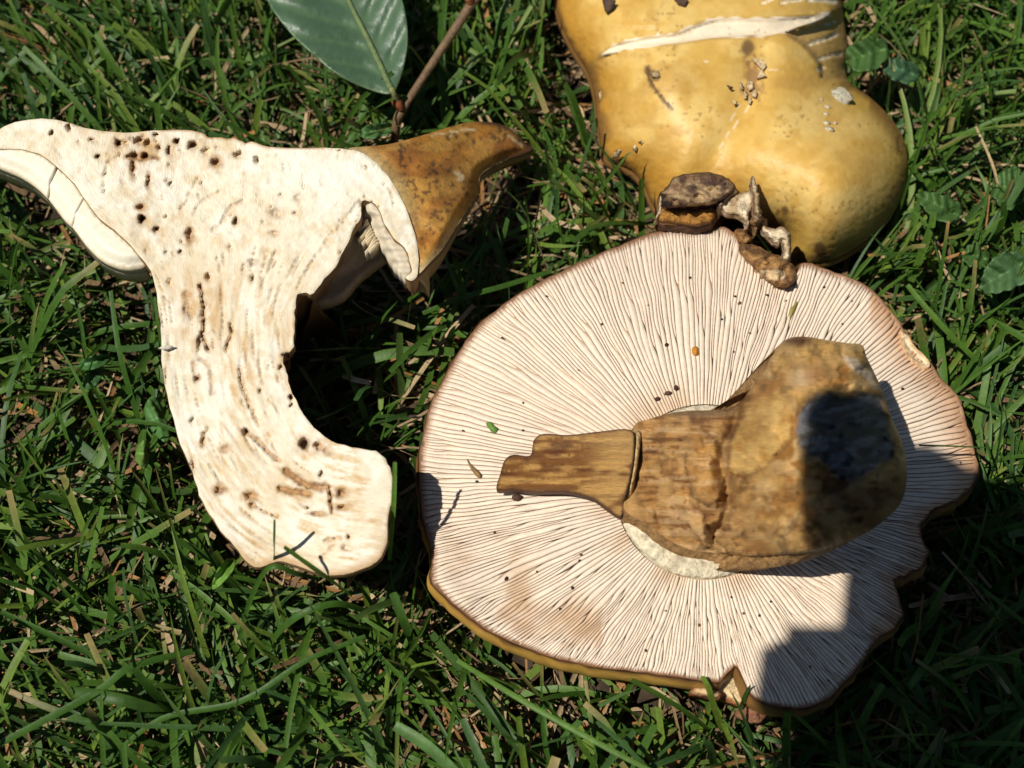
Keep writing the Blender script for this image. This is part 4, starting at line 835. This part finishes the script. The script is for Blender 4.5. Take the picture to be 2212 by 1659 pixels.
# ------------------------------------------------------------------ grass
FOOT = [P(o, z)[:, :2] for o, z in ((RIM[::2], .022), (FL[::2], .026), (strip_poly(0, 1)[::2], .028), (WEDGE[::2], .02), (BR[::2], .02), (YC[::2], .018))]
def covered(p):
    c = np.zeros(len(p), bool)
    for f in FOOT: c |= inside(p[:, :2], f)
    return c
def blades(n, seed, area, length, width, elev, zmax, lean=None, blunt=.5, curl=1.0, seg=6, low=.003, bare=None):
    """n bent blades: arrays of centre lines, half widths and cross directions"""
    rg = np.random.default_rng(seed); (x0, x1), (y0, y1) = area
    out = []
    need = n; tries = 0
    while need > 0 and tries < 7:
        tries += 1; m = need
        b = np.stack([rg.uniform(x0, x1, m), rg.uniform(y0, y1, m)], 1)
        az = rg.uniform(0, 2 * np.pi, m)
        if lean is not None:
            pref, amt = lean(b); az = np.where(rg.random(m) < amt, pref + rg.normal(0, .5, m), az)
        L = rg.uniform(*length, m) * np.where(rg.random(m) < .15, 1.4, 1); e0 = rg.uniform(*elev, m); kap = rg.uniform(-.3, 1.5, m) * curl; tw_ = rg.normal(0, .5, m)
        pts = np.zeros((m, seg + 1, 3)); pts[:, 0, :2] = b; pts[:, 0, 2] = rg.uniform(-.002, .001, m); a = az.copy()
        for k in range(seg):
            e = np.maximum(e0 - kap * (k / seg), -.35); a = a + tw_ / seg
            st = (L / seg)[:, None] * np.stack([np.cos(e) * np.cos(a), np.cos(e) * np.sin(a), np.sin(e)], 1)
            pts[:, k + 1] = pts[:, k] + st
        pts[..., 2] = np.where(pts[..., 2] > zmax, zmax + (pts[..., 2] - zmax) * .25, np.maximum(pts[..., 2], -.001))
        cv = covered(pts.reshape(-1, 3)).reshape(m, seg + 1); bad = (cv & (pts[..., 2] > low)).any(1)
        ok = ~bad
        if bare is not None: ok &= rg.random(m) > bare(b)
        w = rg.uniform(*width, m); roll = rg.normal(0, .55, m); bl = rg.random(m) < blunt; r0 = rg.random((m, 4))
        out.append((pts[ok], w[ok], roll[ok], bl[ok], r0[ok])); need = int(bad.sum())
    return [np.concatenate(q) for q in zip(*out)]
def blade_mesh(name, data, mat, colf, fold=.25):
    pts, w, roll, bl, rnd = data; m, K, _ = pts.shape; s = np.linspace(0, 1, K)
    T = np.gradient(pts, axis=1); T /= np.linalg.norm(T, axis=2)[..., None] + 1e-9
    X = np.cross(T, np.array([0, 0, 1.])); X /= np.linalg.norm(X, axis=2)[..., None] + 1e-9; Nn = np.cross(X, T)
    rl = roll[:, None] + .5 * (s[None, :] - .5) * (rnd[:, 3:4] - .5) * 2; X2 = X * np.cos(rl)[..., None] + Nn * np.sin(rl)[..., None]; N2 = np.cross(X2, T)
    prof = np.where(bl[:, None], .75 + .35 * np.sin(np.pi * np.clip(s * .75 + .15, 0, 1))[None, :], (np.clip(1 - s, 0, 1) ** .55 * (.75 + .5 * s))[None, :])
    hw = (w[:, None] * .5 * prof)[..., None]
    V = np.stack([pts - X2 * hw + N2 * hw * fold, pts, pts + X2 * hw + N2 * hw * fold], 2).reshape(-1, 3)
    base = (np.arange(m) * K * 3)[:, None, None] + (np.arange(K - 1) * 3)[None, :, None]
    q = np.stack([base + 0, base + 1, base + 4, base + 3], -1), np.stack([base + 1, base + 2, base + 5, base + 4], -1)
    F = np.concatenate([k.reshape(-1, 4) for k in q])
    c = colf(rnd, s, pts); C = np.repeat(c[:, :, None, :], 3, 2); C[:, :, 1] *= .88; C = C.reshape(-1, 3)
    me = bpy.data.meshes.new(name); me.vertices.add(len(V)); me.vertices.foreach_set('co', V.ravel())
    me.loops.add(F.size); me.loops.foreach_set('vertex_index', F.ravel().astype(np.int32)); me.polygons.add(len(F))
    me.polygons.foreach_set('loop_start', np.arange(0, F.size, 4, dtype=np.int32)); me.polygons.foreach_set('loop_total', np.full(len(F), 4, dtype=np.int32))
    me.update(calc_edges=True); me.polygons.foreach_set('use_smooth', np.ones(len(F), bool))
    at = me.attributes.new('Col', 'FLOAT_COLOR', 'POINT'); at.data.foreach_set('color', np.concatenate([C, np.ones((len(C), 1))], 1).ravel())
    me.materials.append(mat); o = bpy.data.objects.new(name, me); COL.objects.link(o); return o
def green(r, s, p):
    b = mixc((.042, .108, .011), (.100, .195, .026), r[:, 0]); b = mixc(b, (.16, .24, .030), (r[:, 1] > .84) * .8); b = mixc(b, (.035, .085, .028), (r[:, 2] > .75) * .6)
    c = np.repeat(b[:, None, :], len(s), 1); tip = sstep(.72, 1, s)[None, :] * (r[:, 2:3] < .18); c = mixc(c, (.36, .25, .10), tip * .85)
    return mixc(c, (.16, .20, .07), (1 - sstep(0, .25, s))[None, :] * .5)
def straw(r, s, p):
    b = mixc((.30, .20, .105), (.50, .37, .21), r[:, 0]); b = mixc(b, (.13, .075, .035), (r[:, 1] > .6) * .8); b = mixc(b, (.36, .17, .05), (r[:, 2] > .88) * .8)
    return np.repeat(b[:, None, :], len(s), 1)
AREA = ((-.27, .27), (-.22, .27))
def lean(b):
    q = to_photo(np.concatenate([b, np.full((len(b), 1), .01)], 1))
    tl = (q[:, 0] < 640) & (q[:, 1] < 420); return np.where(tl, 2.2, np.where(q[:, 1] > 1150, 2.5, 1.2)), np.where(tl, .75, .3)
def bare(b):
    q = to_photo(np.concatenate([b, np.full((len(b), 1), .005)], 1))
    p = .8 * np.exp(-((q[:, 0] - 190) / 170) ** 2 - ((q[:, 1] - 930) / 110) ** 2) + .7 * np.exp(-((q[:, 0] - 330) / 110) ** 2 - ((q[:, 1] - 1275) / 60) ** 2)
    return np.clip(p + .65 * sstep(.50, .68, fbm(b[:, 0] * 28 + 50, b[:, 1] * 28 + 50, 91, 3)), 0, .92)
g1 = blades(31000, 3, AREA, (.014, .040), (.0008, .0021), (.25, 1.35), .028, lean, .45, bare=bare)
o = blade_mesh('grass', g1, M_GRASS, green); o['kind'] = 'stuff'; o['label'] = 'short green mown lawn grass around the mushrooms'; o['category'] = 'grass'
g3 = blades(1100, 8, AREA, (.035, .075), (.0016, .0028), (.10, .75), .024, lean, .5, seg=8)
o = blade_mesh('long_grass', g3, M_GRASS, green); o['kind'] = 'stuff'; o['label'] = 'longer green grass blades lying over the lawn'; o['category'] = 'grass'
g2 = blades(17000, 4, AREA, (.006, .034), (.0004, .0015), (-.05, .7), .018, None, .7, curl=.4, seg=4, low=.004)
o = blade_mesh('dry_thatch', g2, M_DRY, straw); o['kind'] = 'stuff'; o['label'] = 'dry straw coloured thatch between the grass blades'; o['category'] = 'thatch'

# single blades, leaves and stalks that stand out
def hero(name, pts, zs, w, colour, label, cat, group=None, blunt=True, mat=None, fold=.55, tipc=None, roll=0.):
    """one bent blade along a traced line; w is its width in metres"""
    A = spline(np.array([np.append(P(np.array(p, float), z), 0)[:3] for p, z in zip(pts, zs)]), 6, closed=False)
    K = len(A); w = w * .78
    d = (A[None], np.array([w]), np.array([roll + .45 * math.sin(w * 9e4)]), np.array([blunt]), np.array([[.5, .5, .5, .5]]))
    def cf(r, s, p):
        c = np.tile(np.array(colour), (1, K, 1)); n = fbm(s * 9, s * 0 + w * 3000, 3)[None, :]; c = c * (.8 + .4 * n[..., None])
        return c if tipc is None else mixc(c, tipc, sstep(.7, 1, s)[None, :])
    o = blade_mesh(name, d, mat or M_GRASS, cf, fold); return tag(o, label, cat, group)
G1, G2, G3, DRY = (.050, .120, .014), (.095, .19, .022), (.045, .10, .013), (.46, .34, .18)
hero('grass_stalk', [(1190,588),(1090,620),(1000,645),(914,679)], [.016,.020,.022,.022], .0022, G1, 'thick bright green grass stem reaching to the rim of the upturned cap', 'stalk')
hero('grass_stalk', [(1018,702),(990,630),(951,530)], [.012,.022,.030], .0014, G1, 'thin green blade crossing the thick grass stem beside the upturned cap', 'stalk')
hero('grass_stalk', [(1046,640),(1030,605),(1007,574)], [.012,.016,.020], .0034, G3, 'short wide clipped blade behind the thick grass stem', 'stalk')
hero('grass_stalk', [(1240,525),(1300,490),(1400,486)][::-1], [.010,.018,.022], .0032, G3, 'dark flat blade lying under the edge of the yellow cap', 'stalk')
hero('grass_stalk', [(592,1250),(594,1185),(595,1123)], [.026,.044,.054], .0011, G1, 'upright green blade standing before the foot of the halved stem', 'stalk')
hero('grass_stalk', [(760,1290),(700,1245),(613,1182)], [.024,.042,.052], .0013, G2, 'light green blade slanting across the foot of the halved stem', 'stalk')
hero('grass_stalk', [(842,1210),(850,1100),(853,998)], [.026,.044,.052], .0013, G2, 'narrow green blade standing along the cut end of the halved stem', 'stalk')
hero('grass_stalk', [(517,1382),(541,1299),(583,1226),(642,1240),(687,1252)], [.016,.030,.044,.040,.032], .0014, G1, 'green blade arching over below the foot of the halved stem', 'stalk')
hero('grass_stalk', [(587,1438),(583,1396),(642,1334),(722,1306),(790,1322)], [.008,.016,.026,.026,.018], .0021, G1, 'broad blade bent into a bow in front of the halved stem', 'stalk')
hero('grass_stalk', [(0,1611),(208,1500),(285,1445),(417,1410)], [.024,.024,.024,.018], .0028, G1, 'long broad blade with a second long blade lying across it', 'stalk')
hero('grass_stalk', [(222,1656),(347,1556),(521,1517),(660,1430),(790,1376)], [.012,.020,.024,.026,.024], .0018, G1, 'long dark blade rising from a tuft of narrow blades', 'stalk')
hero('grass_stalk', [(0,1323),(139,1389),(257,1445)], [.022,.020,.016], .0019, G1, 'straight green blade running into the crossing of two long blades', 'stalk')
hero('grass_stalk', [(153,1493),(260,1510),(365,1542)], [.022,.025,.018], .0031, G3, 'wide dark blade lying across the long broad blade', 'stalk')
hero('grass_stalk', [(988,1426),(1134,1516),(1308,1613),(1420,1672)], [.020,.026,.028,.028], .0015, G2, 'long straight light green blade slanting below the yellow rim', 'stalk')
hero('grass_stalk', [(849,1280),(872,1340),(898,1400)], [.026,.022,.012], .0025, G1, 'broad blade pressed against the left side of the upturned cap', 'stalk')
hero('grass_stalk', [(815,1412),(926,1530),(1005,1665)], [.016,.026,.026], .0017, G1, 'pointed blade parallel to the long straight light green blade', 'stalk', blunt=False)
hero('grass_stalk', [(853,1568),(920,1610),(985,1670)], [.024,.024,.022], .0030, (.10, .20, .05), 'wide cut blade with a frayed straw coloured end', 'stalk', tipc=None)
hero('grass_stalk', [(933,1367),(1030,1488),(1127,1610)], [.012,.018,.020], .0024, G3, 'broad blade half under the long straight light green blade', 'stalk')
hero('grass_stalk', [(1985,963),(2060,965),(2150,968)], [.0345,.0335,.030], .0011, G1, 'single pointed blade lying over the right rim of the gills', 'stalk', blunt=False)
hero('grass_stalk', [(2120,790),(2033,704),(1959,616)], [.014,.022,.026], .0018, G2, 'stout blade leaning towards the torn right rim of the gills', 'stalk')
hero('grass_stalk', [(2098,477),(2023,324),(1963,222)], [.010,.022,.030], .0014, G1, 'long thin blade slanting away from the right side of the yellow cap', 'stalk', blunt=False)
hero('grass_stalk', [(2019,671),(2034,580),(2049,477)], [.012,.024,.034], .0011, G1, 'upright blade with an orange brown tip right of the upturned cap', 'stalk', tipc=(.40, .22, .07))
hero('grass_stalk', [(1991,551),(1930,549),(1875,553)], [.014,.020,.022], .0013, G1, 'flat blade with an orange cut tip in the shade of the yellow cap', 'stalk', tipc=(.42, .22, .06))
hero('grass_stalk', [(2150,775),(2142,730),(2133,690)], [.012,.018,.022], .0017, G2, 'short upright blade at the edge of the lawn shade', 'stalk')
hero('grass_stalk', [(1590,1560),(1606,1510),(1622,1478)], [.012,.024,.030], .0017, G3, 'short blade standing in front of the torn notch in the rim', 'stalk', blunt=False)
hero('straw', [(2165,470),(2148,370),(2107,273)], [.014,.022,.026], .0009, DRY, 'bent dry straw stalk above the crinkled weed leaves', 'straw', mat=M_DRY)
hero('straw', [(1184,584),(1166,540),(1152,500)], [.014,.026,.034], .0008, (.55, .42, .26), 'dry split straw stalk standing behind the thick grass stem', 'straw', mat=M_DRY)
hero('straw', [(740,812),(765,820),(800,828)], [.014,.016,.014], .0016, (.58, .50, .36), 'pale flat piece of straw lying in the shade of the halved stem', 'straw', mat=M_DRY)
def weed(name, c, a, b, rot, z, colour, label, lobes=0, cat='leaf', curl=.003, seed=1):
    """a small broad leaf; lobes > 0 cuts the margin into teeth"""
    n = 48; t = np.linspace(0, 2 * np.pi, n, endpoint=False); r = 1 + (.13 * np.abs(np.sin(t * lobes / 2)) - .06 if lobes else 0) + .06 * np.sin(3 * t + seed)
    x, y = a * r * np.cos(t), b * r * np.sin(t) * (1 + .15 * np.cos(t)); o = np.stack([c[0] + x * math.cos(rot) - y * math.sin(rot), c[1] + x * math.sin(rot) + y * math.cos(rot)], 1)
    def zf(v, d):
        u = ((v[:, 0] - c[0]) * math.cos(rot) + (v[:, 1] - c[1]) * math.sin(rot)) / a; w = (-(v[:, 0] - c[0]) * math.sin(rot) + (v[:, 1] - c[1]) * math.cos(rot)) / b
        return z + .0030 * np.abs(w) - curl * u ** 2 + (.0012 if lobes else .0004) * np.sin(u * 8 + np.abs(w) * 3) + .0006 * fbm(v[:, 0] / 9, v[:, 1] / 9, seed)
    def cf(v, d):
        w = np.abs(-(v[:, 0] - c[0]) * math.sin(rot) + (v[:, 1] - c[1]) * math.cos(rot)); k = mixc(np.array(colour) * .85, np.array(colour) * 1.2, fbm(v[:, 0] / 12, v[:, 1] / 12, seed)); return mixc(k, np.array(colour) * 1.7, (1 - sstep(.5, 2.2, w)) * .6)
    return tag(sheet(name, o, zf, 5, M_WEED, None, cf, thick=.0004)[0], label, cat)
WG = (.070, .145, .035)
weed('weed_leaf', (1872,118), 48, 34, -.3, .022, WG, 'rounded green weed leaf beside the cracked edge of the yellow cap', 7, seed=2)
weed('weed_leaf', (1945,150), 44, 24, .35, .020, (.06, .135, .06), 'toothed weed leaf partly under the rounded weed leaf', 9, seed=3)
weed('weed_leaf', (2030,445), 52, 26, .45, .020, WG, 'crinkled weed leaf beside the long thin slanting blade', 11, seed=4)
weed('weed_leaf', (2176,405), 30, 46, .2, .020, WG, 'lobed weed leaf behind the bent straw stalk', 11, seed=5)
weed('weed_leaf', (2172,590), 60, 38, -.5, .022, (.085, .17, .06), 'largest crinkled weed leaf, light green with scalloped edge', 13, seed=6)
weed('weed_leaf', (2108,552), 30, 26, .3, .016, WG, 'small crinkled weed leaf next to the largest one', 9, seed=7)
weed('weed_leaf', (203,782), 36, 14, -.28, .020, (.06, .155, .04), 'smooth narrow oval leaf over bare dark soil', 0, seed=8)
weed('weed_leaf', (198,818), 32, 15, -.9, .015, (.045, .12, .035), 'darker oval leaf under the smooth narrow one', 0, seed=9)
weed('weed_leaf', (338,905), 22, 50, -.35, .014, (.08, .19, .045), 'broad smooth leaf tucked against the left of the halved stem', 0, seed=10)
weed('weed_leaf', (308,980), 16, 30, .1, .016, (.13, .24, .045), 'small yellow-green leaf below the broad smooth leaf', 0, seed=11)
weed('weed_leaf', (482,1238), 40, 14, -.95, .030, (.15, .29, .04), 'bright light green oval leaf near the foot of the halved stem', 0, seed=12)
weed('weed_leaf', (700,1340), 20, 12, -.3, .020, (.10, .20, .05), 'tiny oval leaf inside the bow of the bent blade', 0, seed=13)
weed('weed_leaf', (812,282), 40, 15, -.2, .020, (.08, .17, .05), 'ragged bright leaf beside the twig behind the brown cap', 5, seed=14)
